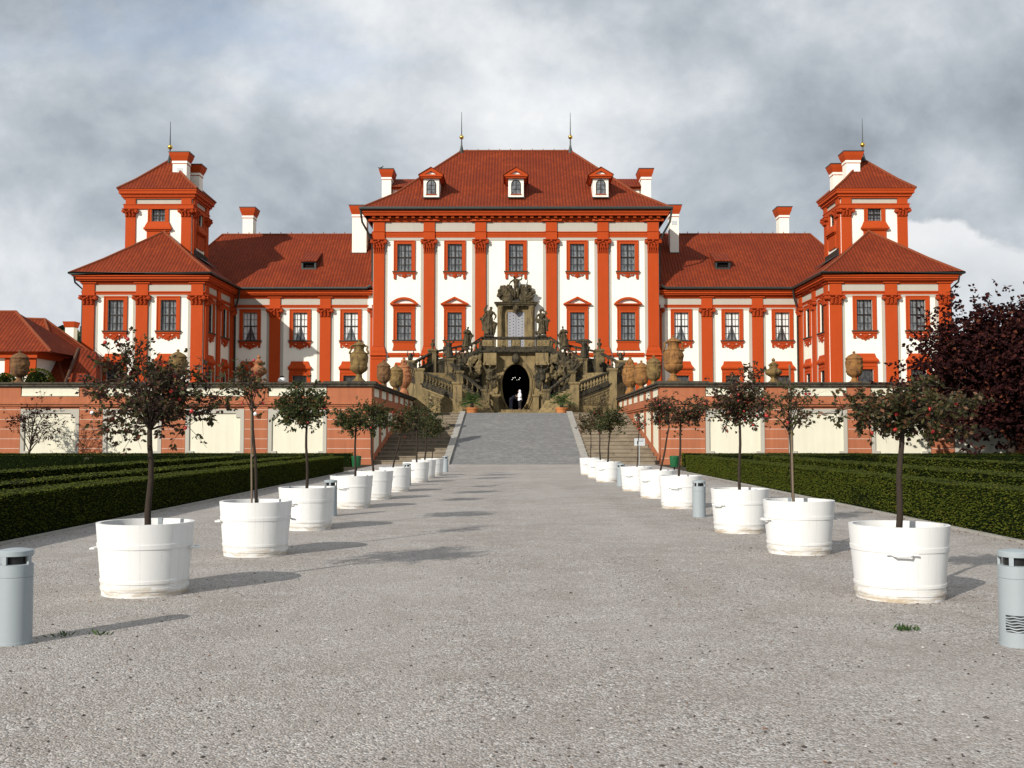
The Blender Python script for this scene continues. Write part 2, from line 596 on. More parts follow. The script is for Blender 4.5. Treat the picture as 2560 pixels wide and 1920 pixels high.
def ring(m, x0, x1, z0, z1, t, y0, y1):
    """rectangular frame of width t round the opening x0..x1, z0..z1"""
    m.box(x0 - t, x0, y0, y1, z0, z1 + t)
    m.box(x1, x1 + t, y0, y1, z0, z1 + t)
    m.box(x0, x1, y0, y1, z1, z1 + t)


def arc_pts(w, rise, n=14):
    r = (w * w / 4 + rise * rise) / (2 * rise)
    a = math.asin(min(1, w / 2 / r))
    return [(r * math.sin(-a + 2 * a * i / n), r * math.cos(-a + 2 * a * i / n) - (r - rise)) for i in range(n + 1)]


def window_meshes(kind, h, w=WW):
    """local frame: x along the wall, -y outwards, z from the foot of the opening"""
    out = {}
    x0, x1 = -w / 2, w / 2
    m = M()
    ring(m, x0, x1, 0, h, .24, -.09, 0)
    ring(m, x0 - .24, x1 + .24, 0, h + .24, .10, -.14, 0)
    if kind in ("arch", "tri"):
        m.box(x0 - .36, x1 + .36, -.10, 0, h + .343, h + .62)
        m.box(x0 - .40, x1 + .40, -.17, 0, h + .42, h + .47)
    if kind == "low":
        m.box(x0 - .34, x1 + .34, -.10, 0, h + .343, h + .55)
        m.box(x0 - .42, x1 + .42, -.20, 0, h + .55, h + .62)
        # flared hood
        prof = [(.0, 1.10), (.10, .95), (.16, .8), (.30, .66)]
        zb = h + .62
        for (f0, f1, z0, z1) in ((.40, .44, 0, .10), (.46, .36, .10, .26), (.36, .22, .26, .42), (.22, .14, .42, .74)):
            m.frustum((x0 - f0, x1 + f0, -f0 * .7, 0), (x0 - f1, x1 + f1, -f1 * .7, 0), zb + z0, zb + z1)
    if kind == "tower":
        m.frustum((x0 - .62, x1 + .62, -.30, 0), (x0 - .36, x1 + .36, -.13, 0), -.62, -.02)
        m.box(x0 - .66, x1 + .66, -.36, 0, -.78, -.622)
        m.box(x0 - .55, x1 + .55, -.24, 0, -.90, -.782)
        m.box(x0 - .42, x1 + .42, -.12, 0, -2.2, -.902)
    out["window"] = (m.mesh("window", RED), None)
    # sunk glass and the dark bars in front of it
    m = M(); m.box(x0, x1, .215, .25, 0, h)
    out["pane"] = (m.mesh("pane", GLASS), None)
    m = M()
    t = .05
    m.box(x0, x0 + t, .12, .20, 0, h); m.box(x1 - t, x1, .12, .20, 0, h)
    m.box(x0 + t, x1 - t, .12, .20, 0, t); m.box(x0 + t, x1 - t, .12, .20, h - t, h)
    if kind != "low":
        m.box(-.05, .05, .11, .20, t, h - t)
        m.box(x0 + t, -.05, .112, .20, h * .50, h * .50 + .10); m.box(.05, x1 - t, .112, .20, h * .50, h * .50 + .10)
        for xx in (x0 * .5 - .012, x1 * .5 - .012): m.box(xx, xx + .024, .15, .20, t, h - t)
        for zz in ((.25, .76) if kind != "tower" else (.25, .76)):
            m.box(x0 + t, -.05, .153, .20, h * zz - .012, h * zz + .012); m.box(.05, x1 - t, .153, .20, h * zz - .012, h * zz + .012)
        out["glazing_bars"] = (m.mesh("glazing_bars", DARKBAR), None)
    else:
        k = 0
        st = .17
        a = -h
        while a < w + h:                                # diamond lattice
            for sgn in (1, -1):
                p, q = (x0 + a, 0), (x0 + a + h, h)
                if p[0] < x0: p = (x0, x0 - p[0])
                if q[0] > x1: q = (x1, h - (q[0] - x1))
                if p[1] < q[1] and p[0] < q[0]:
                    if sgn < 0: p, q = (-p[0], p[1]), (-q[0], q[1])
                    m.tube([(p[0], .08, p[1]), (q[0], .08, q[1])], .013, 4)
            a += st
        out["lattice"] = (m.mesh("lattice", DARKBAR), None)
    if kind in ("upper", "wing", "arch", "tri"):
        m = M(); m.box(x0 - .46, x1 + .46, -.24, 0, -.085, -.003)
        m.box(x0 - .40, x1 + .40, -.20, .0, -.12, -.088)
        out["sill"] = (m.mesh("sill", COPING), None)
        m = M()
        m.box(x0 - .40, x1 + .40, -.17, 0, -.26, -.123)
        if kind in ("arch", "tri"):
            m.frustum((x0 - .44, x1 + .44, -.12, 0), (x0 - .32, x1 + .32, -.12, 0), -.98, -.62)
            m.box(x0 - .32, x1 + .32, -.12, 0, -.62, -.262)
        elif kind == "upper":                           # two brackets, a swag and a shell between
            for s in (-1, 1):
                xa, xb = sorted((s * (-x0 + .10), s * (-x0 + .34)))
                m.box(xa, xb, -.12, 0, -.66, -.262); m.box(xa + .03, xb - .03, -.14, 0, -.76, -.66)
                m.tube([(s * .60, -.06, -.36), (s * .48, -.06, -.44), (s * .34, -.06, -.42), (s * .2, -.06, -.5), (s * .08, -.06, -.52)], [.05, .06, .05, .06, .06], 6)
            m.ball((0, -.04, -.40), (.24, .12, .14), 10, 6); m.ball((0, -.04, -.56), (.13, .10, .10), 8, 5)
        else:                                           # carved apron with a ragged lower edge
            e = [(-1, -.68), (-.82, -.72), (-.76, -.56), (-.66, -.52), (-.56, -.68), (-.44, -.62), (-.30, -.78), (-.16, -.74), (0, -.90)]
            pts = [(x * (w / 2 + .32), 0, z) for x, z in e] + [(-x * (w / 2 + .32), 0, z) for x, z in e[-2::-1]]
            pts = [(-(w / 2 + .32), 0, -.262)] + pts + [(w / 2 + .32, 0, -.262)]
            m.prism(pts, (0, -.11, 0))
            for s in (-1, 1):
                m.tube([(s * .55, -.12, -.36), (s * .42, -.13, -.46), (s * .25, -.13, -.40), (s * .10, -.13, -.55)], [.05, .06, .05, .07], 6)
            m.ball((0, -.10, -.55), (.2, .09, .16), 8, 6)
        if kind == "wing":                              # white slits that show between the scrolls
            m.cur = 1
            for s in (-1, 1):
                m.tube([(s * .52, -.112, -.42), (s * .38, -.112, -.36), (s * .24, -.112, -.42)], [.02, .032, .02], 6)
                m.tube([(s * .74, -.112, -.52), (s * .745, -.112, -.66)], [.022, .03], 6)
        out["apron"] = (m.mesh("apron", [RED2 if kind in ("upper", "wing") else RED, WHITE]), None)
    if kind in ("arch", "tri"):
        zb = h + .62
        W = w + 1.28
        m = M()
        m.frustum((-W / 2 + .16, W / 2 - .16, -.22, 0), (-W / 2 + .04, W / 2 - .04, -.32, 0), zb, zb + .10)
        m.box(-W / 2, W / 2, -.36, 0, zb + .10, zb + .20)
        if kind == "arch":
            a, b = arc_pts(W, .60), arc_pts(W - .62, .40)
            for i in range(len(a) - 1):
                p = [(a[i][0], 0, zb + .2 + a[i][1]), (a[i + 1][0], 0, zb + .2 + a[i + 1][1]), (b[i + 1][0], 0, zb + .2 + b[i + 1][1]), (b[i][0], 0, zb + .2 + b[i][1])]
                m.prism(p, (0, -.36, 0))
            tp = [(x, -.05, zb + .2 + z) for x, z in b]
        else:
            a, b = [(-W / 2, 0), (0, .66), (W / 2, 0)], [(-W / 2 + .34, 0), (0, .46), (W / 2 - .34, 0)]
            a[0] = (-W / 2, 0)
            for i in range(2):
                p = [(a[i][0], 0, zb + .2 + a[i][1]), (a[i + 1][0], 0, zb + .2 + a[i + 1][1]), (b[i + 1][0], 0, zb + .2 + b[i + 1][1]), (b[i][0], 0, zb + .2 + b[i][1])]
                m.prism(p, (0, -.36, 0))
            tp = [(x, -.05, zb + .2 + z) for x, z in b]
        out["pediment"] = (m.mesh("pediment", RED), None)
        m = M(); m.prism(tp, (0, -.03, 0))
        out["tympanum"] = (m.mesh("tympanum", WHITE), None)
    if kind == "wing":
        # net curtains gathered to the sides, hanging between glass and bars
        m = M()
        for s in (-1, 1):
            rows = 14
            cols = 14
            vs, fs = [], []
            for i in range(rows + 1):
                v = i / rows
                z = h - .06 - v * (h - .10)
                inner = .01 if v < .42 else .01 + (v - .42) / .58 * .50
                inner = max(inner, .02)
                for j in range(cols + 1):
                    f = j / cols
                    x = inner + (w / 2 - .03 - inner) * f
                    vs.append((s * x, .206 + .006 * math.sin(f * 26 + v * 2), z))
            for i in range(rows):
                for j in range(cols):
                    q = i * (cols + 1) + j
                    fs.append((q, q + 1, q + cols + 2, q + cols + 1))
            m.add(vs, fs)
        out["curtain"] = (m.mesh("curtain", CURT), None)
    return out


WM = {"upper": window_meshes("upper", UP1 - UP0), "arch": window_meshes("arch", LO1 - LO0), "tri": window_meshes("tri", LO1 - LO0),
      "wing": window_meshes("wing", WI1 - WI0), "low": window_meshes("low", LW1 - LW0),
      "tower": window_meshes("tower", Zat(521.6, YT) - Zat(553, YT), 1.24)}


def window(kind, x, y, z, rz=0, curtain=True, label=None):
    d = WM[kind]
    w = put("window", d["window"][0], (x, y, z), rz)
    if label: w["label"] = label
    for k, (me, _) in d.items():
        if k == "window" or (k == "curtain" and not curtain): continue
        link(k, me, w)
    return w


for u in cwin:
    window("upper", u, YC, UP0)
    if u:
        window("tri" if abs(u) < 8 else "arch", u, YC, LO0)
    if abs(u) > 9: window("low", u, YC, LW0 - .2)
for s in (-1, 1):
    for x in WX:
        window("wing", s * x, YW, WI0)
        window("low", s * x, YW, LW0)
    for x in PX:
        window("wing", s * x, YP, WI0, 0, False)
        window("low", s * x, YP, LW0)
    for y in SY:
        window("wing", s * 27.2, y, WI0, -s * PI / 2, False)
        window("low", s * 27.2, y, LW0, -s * PI / 2)


# ---- pilasters with capitals
def capital_mesh(w, z0, z1, rich):
    m = M()
    h = z1 - z0
    rnd = random.Random(5)
    m.frustum((-w * .5, w * .5, -.2, 0), (-w * .56, w * .56, -.26, 0), z0, z1 - .14)
    m.box(-w * .52, w * .52, -.23, 0, z0 - .03, z0 + .05)
    m.frustum((-w * .66, w * .66, -.36, 0), (-w * .74, w * .74, -.44, 0), z1 - .12, z1 - .04)
    m.box(-w * .76, w * .76, -.46, 0, z1 - .04, z1)
    rows = ((.05, .36, 5, .52), (.30, .66, 4, .58)) if rich else ((.08, .5, 3, .5),)
    for a, b, k, ww in rows:
        for i in range(k):
            x = (i - (k - 1) / 2) * (2 * ww * w / k)
            q = w / k * .42
            za, zb = z0 + a * h, z0 + b * h
            m.tube([(x, -.20, za), (x, -.27, (za + zb) / 2), (x, -.36, zb), (x, -.44, zb - .02), (x, -.42, zb - .10)], [q, q * 1.05, q * .95, q * .7, q * .3], 6)
    for s in (-1, 1):
        zz = z1 - .24
        m.tube([(s * w * .64, -.05, zz), (s * w * .64, -.42, zz)], .16, 10)
        m.tube([(s * w * .64, -.42, zz), (s * w * .64, -.48, zz)], .07, 8)
        m.tube([(s * w * .12, -.30, zz + .02), (s * w * .38, -.36, zz - .10), (s * w * .60, -.40, zz + .10)], [.05, .07, .06], 6)
        if rich: m.tube([(s * w * .2, -.26, z0 + .55 * h), (s * w * .5, -.36, z0 + .75 * h), (s * w * .66, -.40, zz)], [.06, .07, .07], 6)
    m.ball((0, -.40, z1 - .14), (.13, .1, .11), 8, 5)
    for i in range(9):
        m.ball((rnd.uniform(-.5, .5) * w, -.30, z0 + rnd.uniform(.3, .85) * h), .07, 6, 4)
    return m.mesh("capital", RED2)


def shaft_mesh(w, z0, z1, n=.16):
    m = M(); m.box(-w / 2, w / 2, -n, 0, z0, z1)
    return m.mesh("pilaster", RED)


def base_mesh(w, z0, z1, n=.16):
    m = M()
    h = z1 - z0
    m.box(-w * .5 - .02, w * .5 + .02, -n - .02, 0, z0 + h * .92, z1)
    m.frustum((-w * .62, w * .62, -n - .12, 0), (-w * .53, w * .53, -n - .03, 0), z0 + h * .5, z0 + h * .9)
    m.box(-w * .66, w * .66, -n - .15, 0, z0 + h * .30, z0 + h * .5)
    m.frustum((-w * .80, w * .80, -n - .24, 0), (-w * .66, w * .66, -n - .14, 0), z0, z0 + h * .3)
    return m.mesh("base", RED)


PWC, PWW = 1.02, 1.02
CB0, CB1 = zc(889), zc(864)
c_sh = shaft_mesh(PWC, CB1, zc(632)); c_cap = capital_mesh(PWC, zc(632), zc(599.5), True); c_base = base_mesh(PWC, CB0, CB1)
m = M()
m.box(-PWC * .66, PWC * .66, -.20, 0, TER - .3, CB0 - .32); m.box(-PWC * .72, PWC * .72, -.26, 0, CB0 - .32, CB0 - .24); m.box(-PWC * .68, PWC * .68, -.215, 0, CB0 - .24, CB0 - .003)
c_ped = m.mesh("pedestal", RED)
CPX = [88.7 / FX * YC, 217.5 / FX * YC, 343 / FX * YC]
z_capw0, z_capw1 = zw(791.5), zw(771.5)
w_sh = shaft_mesh(PWW, TER - .3, z_capw0); w_cap = capital_mesh(PWW, z_capw0, z_capw1, False)


def pilaster(parts, x, y, rz=0):
    p = put("pilaster", parts[0], (x, y, 0), rz)
    for nm, me in parts[1:]: link(nm, me, p)
    return p


for x in CPX:
    for s in (-1, 1):
        pilaster((c_sh, ("capital", c_cap), ("base", c_base), ("pedestal", c_ped)), s * x, YC)
WPX = [476 / FX * YW, 602 / FX * YW]
for s in (-1, 1):
    for x in [CE - .12] + WPX: pilaster((w_sh, ("capital", w_cap)), s * x, YW)
    for x in (27.75, 32.55, 37.2): pilaster((w_sh, ("capital", w_cap)), s * x, YP)
    for y in (YP + .56, 94.3, 98.75): pilaster((w_sh, ("capital", w_cap)), s * 27.2, y, -s * PI / 2)


# ---- grey strips, friezes, red bands, cornices
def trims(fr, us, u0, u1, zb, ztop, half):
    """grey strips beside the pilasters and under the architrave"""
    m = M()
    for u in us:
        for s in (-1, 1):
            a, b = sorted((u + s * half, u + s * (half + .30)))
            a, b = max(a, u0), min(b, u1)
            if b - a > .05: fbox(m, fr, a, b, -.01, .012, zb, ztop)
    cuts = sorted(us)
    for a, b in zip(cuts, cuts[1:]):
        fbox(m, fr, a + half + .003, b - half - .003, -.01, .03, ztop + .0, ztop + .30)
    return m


allp = sorted([s * x for x in CPX for s in (-1, 1)])
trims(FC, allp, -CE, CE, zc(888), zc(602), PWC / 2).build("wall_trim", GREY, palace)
m = M()
for a, b in zip(allp, allp[1:]):                       # lowest strip over the string course
    m = M()
    fbox(m, FC, a + .9, b - .9, 0, .12, zc(889), zc(882))
    fbox(m, FC, a + .9, b - .9, 0, .05, zc(893), zc(889) - .003)
    m.build("string_course", RED, palace)


def slab(m, x0, x1, y0, y1, z0, z1, o):
    m.box(x0 - o, x1 + o, y0 - o, y1 + o, z0, z1)


# central entablature
Y2 = 113.9
m = M()
slab(m, -CE, CE, YC, Y2, zc(594), zc(587.5), .055)
slab(m, -CE, CE, YC, Y2, zc(587.5), zc(581.5), .09)
slab(m, -CE, CE, YC, Y2, zc(581.5), zc(579.5), .15)
for u in allp:
    fbox(m, FC, u - .54, u + .54, 0, .20, zc(599.3), zc(580))
    fbox(m, FC, u - .58, u + .58, 0, .26, zc(580), zc(578.6))
    fbox(m, FC, u - .53, u + .53, 0, .17, zc(578.6), zc(556))
    fbox(m, FC, u - 1.0, u + 1.0, 0, .34, zc(554), zc(547))
m.build("architrave", RED, palace)
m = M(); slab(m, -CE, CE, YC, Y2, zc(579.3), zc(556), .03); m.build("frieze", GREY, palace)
m = M()
slab(m, -CE, CE, YC, Y2, zc(556), zc(553.5), .10)
slab(m, -CE, CE, YC, Y2, zc(553.5), zc(549), .16)
slab(m, -CE, CE, YC, Y2, zc(549), zc(541.5), .24)
slab(m, -CE, CE, YC, Y2, zc(541.5), Zat(538.5, YC - .75), .72)
k = 37
for i in range(k):
    u = -CE + .1 + (2 * CE - .2) * i / (k - 1)
    fbox(m, FC, u - .15, u + .15, .24, .62, zc(547.5), zc(541.7))
slab(m, -CE, CE, YC, Y2, Zat(538.5, YC - .75), Zat(534, YC - .8), .80)
slab(m, -CE, CE, YC, Y2, Zat(534, YC - .85), Zat(530.5, YC - .85), .86)
slab(m, -CE, CE, YC, Y2, Zat(530.5, YC - .85), Zat(525, YC - .95), .95)
m.build("cornice", RED, palace)

ZEC = Zat(519.5, YC - 1.05)                            # eave heights
ZEW = Zat(719, YW - .85)
ZEP = Zat(681, YP - .85)
ZE2 = (ZEW + ZEP) / 2


def lower_cornice(x0, x1, y0, y1, zf, dz=0.0, frz=True):
    """frieze, band and cornice of wings and pavilions; zf maps wing photo rows to heights"""
    m = M()
    slab(m, x0, x1, y0, y1, zf(769.5) + dz, zf(764.5) + dz, .05 + dz)
    slab(m, x0, x1, y0, y1, zf(764.5) + dz, zf(762) + dz, .12 + dz)
    slab(m, x0, x1, y0, y1, zf(746.5) + dz, zf(744) + dz, .09 + dz)
    slab(m, x0, x1, y0, y1, zf(744) + dz, zf(739) + dz, .16 + dz)
    slab(m, x0, x1, y0, y1, zf(739) + dz, zf(735.5) + dz, .46 + dz)
    slab(m, x0, x1, y0, y1, zf(735.5) + dz, zf(730) + dz, .60 + dz)
    slab(m, x0, x1, y0, y1, zf(730) + dz, ZE2 - .20 + dz, .72 + dz)
    a = m
    b = M(); slab(b, x0, x1, y0, y1, zf(762) + dz, zf(746.5) + dz, .03 + dz)
    return a, b


for s in (-1, 1):
    xa, xb = sorted((s * (CE + .02 + .72), s * 27.6))
    a, b = lower_cornice(xa, xb, YW, 113.4, zw)
    # close the gap to the central block
    a.build("cornice", RED, palace); b.build("frieze", GREY, palace)
    m = M()
    f = ((0, YW), (1, 0), (0, -1))
    xi, xj = sorted((s * (CE + .01), s * (CE + .03 + .25)))
    fbox(m, f, xi, xj, 0, .045, zw(769.5), zw(764.5)); fbox(m, f, xi, xj, 0, .11, zw(764.5), zw(762))
    fbox(m, f, xi, xj + .0, 0, .59, zw(735.5), zw(730)); fbox(m, f, xi, xj, 0, .71, zw(730), ZE2 - .21)
    m.build("cornice", RED, palace)
    xs = sorted([s * x for x in WPX])
    for u in xs:
        m = M()
        fbox(m, f, u - .53, u + .53, 0, .17, z_capw1, zw(763.5)); fbox(m, f, u - .52, u + .52, 0, .155, zw(763.5), zw(745))
        fbox(m, f, u - .7, u + .7, 0, .26, zw(744.5), zw(741))
        m.build("entablature_block", RED, palace)
    cuts = sorted([s * (CE - .12)] + [s * x for x in WPX] + [s * 27.9])
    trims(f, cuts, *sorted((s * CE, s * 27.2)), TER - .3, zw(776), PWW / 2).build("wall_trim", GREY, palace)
    # pavilion
    xa, xb = sorted((s * 27.2, s * 37.75))
    a, b = lower_cornice(xa, xb, YP, 116, zw, .004)
    a.build("cornice", RED, palace); b.build("frieze", GREY, palace)
    f = ((0, YP), (1, 0), (0, -1))
    fs = ((s * 27.2, 0), (0, 1), (-s, 0))
    for fr, us in ((f, [s * x for x in (27.75, 32.55, 37.2)]), (fs, [YP + .56, 94.3, 98.75])):
        for u in us:
            m = M()
            fbox(m, fr, u - .53, u + .53, 0, .17, z_capw1, zw(763.5)); fbox(m, fr, u - .52, u + .52, 0, .155, zw(763.5), zw(745))
            fbox(m, fr, u - .7, u + .7, 0, .26, zw(744.5), zw(741))
            m.build("entablature_block", RED, palace)
    m = trims(f, sorted([s * x for x in (27.75, 32.55, 37.2)]), xa, xb, TER - .3, zw(776), PWW / 2)
    m2 = trims(fs, [YP + .56, 94.3, 98.75], YP, 99.3, TER - .3, zw(776), PWW / 2)
    m.add(m2.v, m2.f)
    m.build("wall_trim", GREY, palace)


# ---- roofs
def hip(x0, x1, y0, y1, ze, rid, kick=.82, t=.28):
    """hipped roof over an eave rectangle; rid = ((xa,ya),(xb,yb),z) ridge ends"""
    (xa, ya), (xb, yb), zr = rid
    A = [(x0, y0), (x1, y0), (x1, y1), (x0, y1)]
    if abs(xa - xb) >= abs(ya - yb): T = [(xa, ya), (xb, yb), (xb, yb), (xa, ya)]
    else: T = [(xa, ya), (xa, ya), (xb, yb), (xb, yb)]
    E = [Vector((*p, ze)) for p in A]
    K = [Vector((a[0] + (b[0] - a[0]) * t, a[1] + (b[1] - a[1]) * t, ze + (zr - ze) * t * kick)) for a, b in zip(A, T)]
    ra, rb = Vector((xa, ya, zr)), Vector((xb, yb, zr))
    m = M()
    vs = E + K + [ra, rb]
    q = [(0, 1, 5, 4), (1, 2, 6, 5), (2, 3, 7, 6), (3, 0, 4, 7), (3, 2, 1, 0)]
    if abs(xa - xb) >= abs(ya - yb): q += [(4, 5, 9, 8), (5, 6, 9), (6, 7, 8, 9), (7, 4, 8)]
    else: q += [(4, 5, 8), (5, 6, 9, 8), (6, 7, 9), (7, 4, 8, 9)]
    m.add(vs, q)
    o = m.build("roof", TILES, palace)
    r = M()
    up = Vector((0, 0, .02))
    for i in range(4):
        top = (ra if (T[i] == (xa, ya)) else rb)
        r.tube([E[i] + up, K[i] + up, top + up], .12, 6)
    if (ra - rb).length > .3:
        r.tube([ra + up, rb + up], .13, 6)
        k = int((ra - rb).length / 1.1)
        for i in range(k):
            p = ra.lerp(rb, (i + .5) / k)
            r.tube([p, p + Vector((0, 0, .26))], [.06, .03], 5)
    r.build("ridge_tiles", RIDGE, o)
    return o


def gutter(pts, r=.11, z=0):
    m = M(); m.tube(pts, r, 8)
    return m.build("gutter", SOOTIRON, palace, True)


o = 1.05
zrC = Zat(378, 107)
hip(-CE - o, CE + o, YC - o, 116, ZEC, ((-137 / FX * 107, 107), (137 / FX * 107, 107), zrC), .80, .32)
e = o + .08
gutter([(-CE - e, 115, ZEC - .03), (-CE - e, YC - e, ZEC - .03), (CE + e, YC - e, ZEC - .03), (CE + e, 115, ZEC - .03)], .15)
for s in (-1, 1):
    zrW = Zat(586, 107)
    xa, xb = sorted((s * 12.8, s * 34.0))
    m = M()
    xr = s * 30.5
    ye0, ye1 = YW - .80, 114.8
    zr = zrW
    xi, xo = s * 12.8, s * 34
    V = [(xi, ye0, ZE2 - .01), (xo, ye0, ZE2 - .01), (xo, ye1, ZE2 - .01), (xi, ye1, ZE2 - .01), (xi, 107, zr), (xr, 107, zr)]
    m.add(V, [(0, 1, 5, 4), (1, 2, 5), (2, 3, 4, 5), (3, 0, 4), (3, 2, 1, 0)])
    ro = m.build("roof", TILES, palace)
    r = M()
    r.tube([(xi, 107, zr), (xr, 107, zr), (xo, 98.6, ZE2)], .12, 6)
    for i in range(16):
        x = xi + (xr - xi) * (i + .5) / 16
        r.tube([(x, 107, zr), (x, 107, zr + .28)], [.06, .03], 5)
    r.build("ridge_tiles", RIDGE, ro)
    gutter([(s * (CE + .25), YW - .88, ZE2 + .22), (s * (CE + .7), YW - .88, ZE2 - .03), (s * 26.45, YW - .88, ZE2 - .05)], .12)
    # pavilion
    x0, x1 = sorted((s * (27.2 - .8), s * (37.75 + .8)))
    za = Zat(579.5, 94.5)
    hip(x0, x1, YP - .8, 117, ZE2, ((s * 32.3, 94.5), (s * 32.3, 111), za), .93, .35)
    g = .08
    gutter([(s * (27.2 - .8 - g), 98.4, ZE2 - .03), (s * (27.2 - .8 - g), YP - .8 - g, ZE2 - .03), (s * (37.75 + .8 + g), YP - .8 - g, ZE2 - .03), (s * (37.75 + .8 + g), 112, ZE2 - .03)], .12)
    # downpipe in the inner corner
    m = M()
    m.tube([(s * 26.35, YW - .8, ZE2 - .1), (s * 26.5, YW - .6, ZE2 - .9), (s * 26.92, YW - .16, ZE2 - 1.9), (s * 26.92, YW - .16, TER)], .085, 8)
    m.build("downpipe", SOOTIRON, palace, True)
    m = M()
    m.tube([(s * (CE + 1.1), YC - 1.0, ZEC - .1), (s * (CE + .95), YC - .8, ZEC - 1.3), (s * (CE + .45), YC - .3, ZEC - 2.2), (s * (CE + .12), YC + .35, ZEC - 3.1), (s * (CE + .12), YC + .35, ZE2 + .6)], .10, 8)
    m.build("downpipe", SOOTIRON, palace, True)
    m = M()
    m.tube([(s * 38.3, YP - .7, ZE2 - .1), (s * 38.25, YP - .5, ZE2 - .8), (s * 37.9, YP + .3, ZE2 - 1.3), (s * 37.9, YP + .3, TER)], .085, 8)
    m.build("downpipe", SOOTIRON, palace, True)
    # dark flashing where tower and pavilion roof meet
    m = M()
    zz = lambda x: ZE2 + (za - ZE2) * (abs(x) - 26.4) / (32.3 - 26.4)
    m.prism([(s * 29.86, 95.2, zz(29.86) - .3), (s * 29.86, 99.4, zz(29.86) - .3), (s * 29.86, 99.4, zz(29.86) + .35), (s * 29.86, 95.2, zz(29.86) + .50)], (s * -.16, 0, 0))
    m.build("flashing", SOOTIRON, palace)
    m = M()
    m.prism([(s * 29.70, 95.6, zz(29.7) + .02), (s * 29.70, 99.2, zz(29.7) + .02), (s * 28.6, 99.2, zz(28.6) + .16), (s * 28.9, 96.6, zz(28.9) + .10)], (0, 0, .06))
    m.build("flashing", SOOTIRON, palace)

    # ---- tower
    zt = lambda y: Zat(y, YT)
    tx0, tx1 = sorted((s * 29.9, s * 36.05))
    f = ((0, YT), (1, 0), (0, -1))
    fi = ((s * 29.9, 0), (0, 1), (-s, 0))
    m = M()
    txc = s * 33.0
    TW0, TW1 = zt(553), zt(521.6)
    sheet(m, f, tx0, tx1, 15.5, zt(496), [hole(txc, TW0, TW1, 1.24)])
    sheet(m, fi, YT, 99.8, 15.5, zt(496), [hole(97.4, TW0, TW1, 1.24)])
    m.add([(s * 36.05, YT, 15.5), (s * 36.05, 99.8, 15.5), (s * 36.05, 99.8, zt(496)), (s * 36.05, YT, zt(496))], [(0, 1, 2, 3)])
    m.add([(tx0, 99.8, 15.5), (tx1, 99.8, 15.5), (tx1, 99.8, zt(496)), (tx0, 99.8, zt(496))], [(0, 1, 2, 3)])
    m.box(tx0 + .33, tx1 - .33, YT + .33, 99.5, 15.5, zt(496) - .05)
    m.build("wall", WHITE, palace)
    window("tower", txc, YT, TW0)
    window("tower", s * 29.9, 97.4, TW0, -s * PI / 2)
    t_sh = shaft_mesh(.92, 15.5, zt(541), .14); t_cap = capital_mesh(.92, zt(541), zt(522.5), False)
    for x, y, rz in ((29.9 + .5, YT, 0), (36.05 - .5, YT, 0)): pilaster((t_sh, ("capital", t_cap)), s * x, y, rz)
    for y in (YT + .5, 99.3): pilaster((t_sh, ("capital", t_cap)), s * 29.9, y, -s * PI / 2)
    m = M()
    slab(m, tx0, tx1, YT, 99.8, zt(522.3), zt(512), .15)
    slab(m, tx0, tx1, YT, 99.8, zt(512), zt(510), .20)
    for x in (tx0 + .5, tx1 - .5): fbox(m, f, x - .46, x + .46, 0, .18, zt(510), zt(496))
    for y in (YT + .5, 99.3): fbox(m, fi, y - .46, y + .46, 0, .18, zt(510), zt(496))
    m.build("architrave", RED, palace)
    m = M(); slab(m, tx0, tx1, YT, 99.8, zt(510), zt(496), .03); m.build("frieze", GREY, palace)
    m = M()
    for a, b, oo in ((497, 493, .2), (493, 489, .32), (489, 486, .36), (486, 479, .50), (479, 474.5, .56)):
        slab(m, tx0, tx1, YT, 99.8, zt(a), zt(b), oo)
    m.build("cornice", RED, palace)
    ztr = Zat(400, 97.4)
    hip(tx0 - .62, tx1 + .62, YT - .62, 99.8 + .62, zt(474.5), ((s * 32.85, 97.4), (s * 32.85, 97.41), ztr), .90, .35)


# ---- chimneys: white shaft, red flared cap
def chimney(x0, x1, yc, d, zb, zcap, ztop, vent=False):
    if x0 > x1: x0, x1 = x1, x0
    m = M()
    m.box(x0, x1, yc - d / 2, yc + d / 2, zb, zcap - .28)
    m.box(x0 - .05, x1 + .05, yc - d / 2 - .05, yc + d / 2 + .05, zcap - .22, zcap)
    c = m.build("chimney", WHITE, palace)
    m = M()
    m.box(x0 - .03, x1 + .03, yc - d / 2 - .03, yc + d / 2 + .03, zcap - .28, zcap - .22)
    h = ztop - zcap
    m.frustum((x0 - .05, x1 + .05, yc - d / 2 - .05, yc + d / 2 + .05), (x0 - .22, x1 + .22, yc - d / 2 - .22, yc + d / 2 + .22), zcap, zcap + h * .55)
    m.frustum((x0 - .22, x1 + .22, yc - d / 2 - .22, yc + d / 2 + .22), (x0 - .30, x1 + .30, yc - d / 2 - .30, yc + d / 2 + .30), zcap + h * .55, ztop - .05)
    m.build("chimney_cap", RED, c)
    m = M()
    m.box(x0 - .32, x1 + .32, yc - d / 2 - .32, yc + d / 2 + .32, ztop - .05, ztop + .04)
    m.build("cover_plate", SOOTIRON, c)
    m = M()
    m.box(x0 - .12, x1 + .12, yc - d / 2 - .12, yc - d / 2, zb - .05, zb + .02)
    m.build("flashing", SOOTIRON, c)
    if vent:
        m = M(); xm = (x0 + x1) / 2
        m.box(xm - .28, xm + .28, yc - d / 2 - .02, yc - d / 2 + .05, zcap - 1.1, zcap - .65)
        m.build("vent", SIGNG, c)


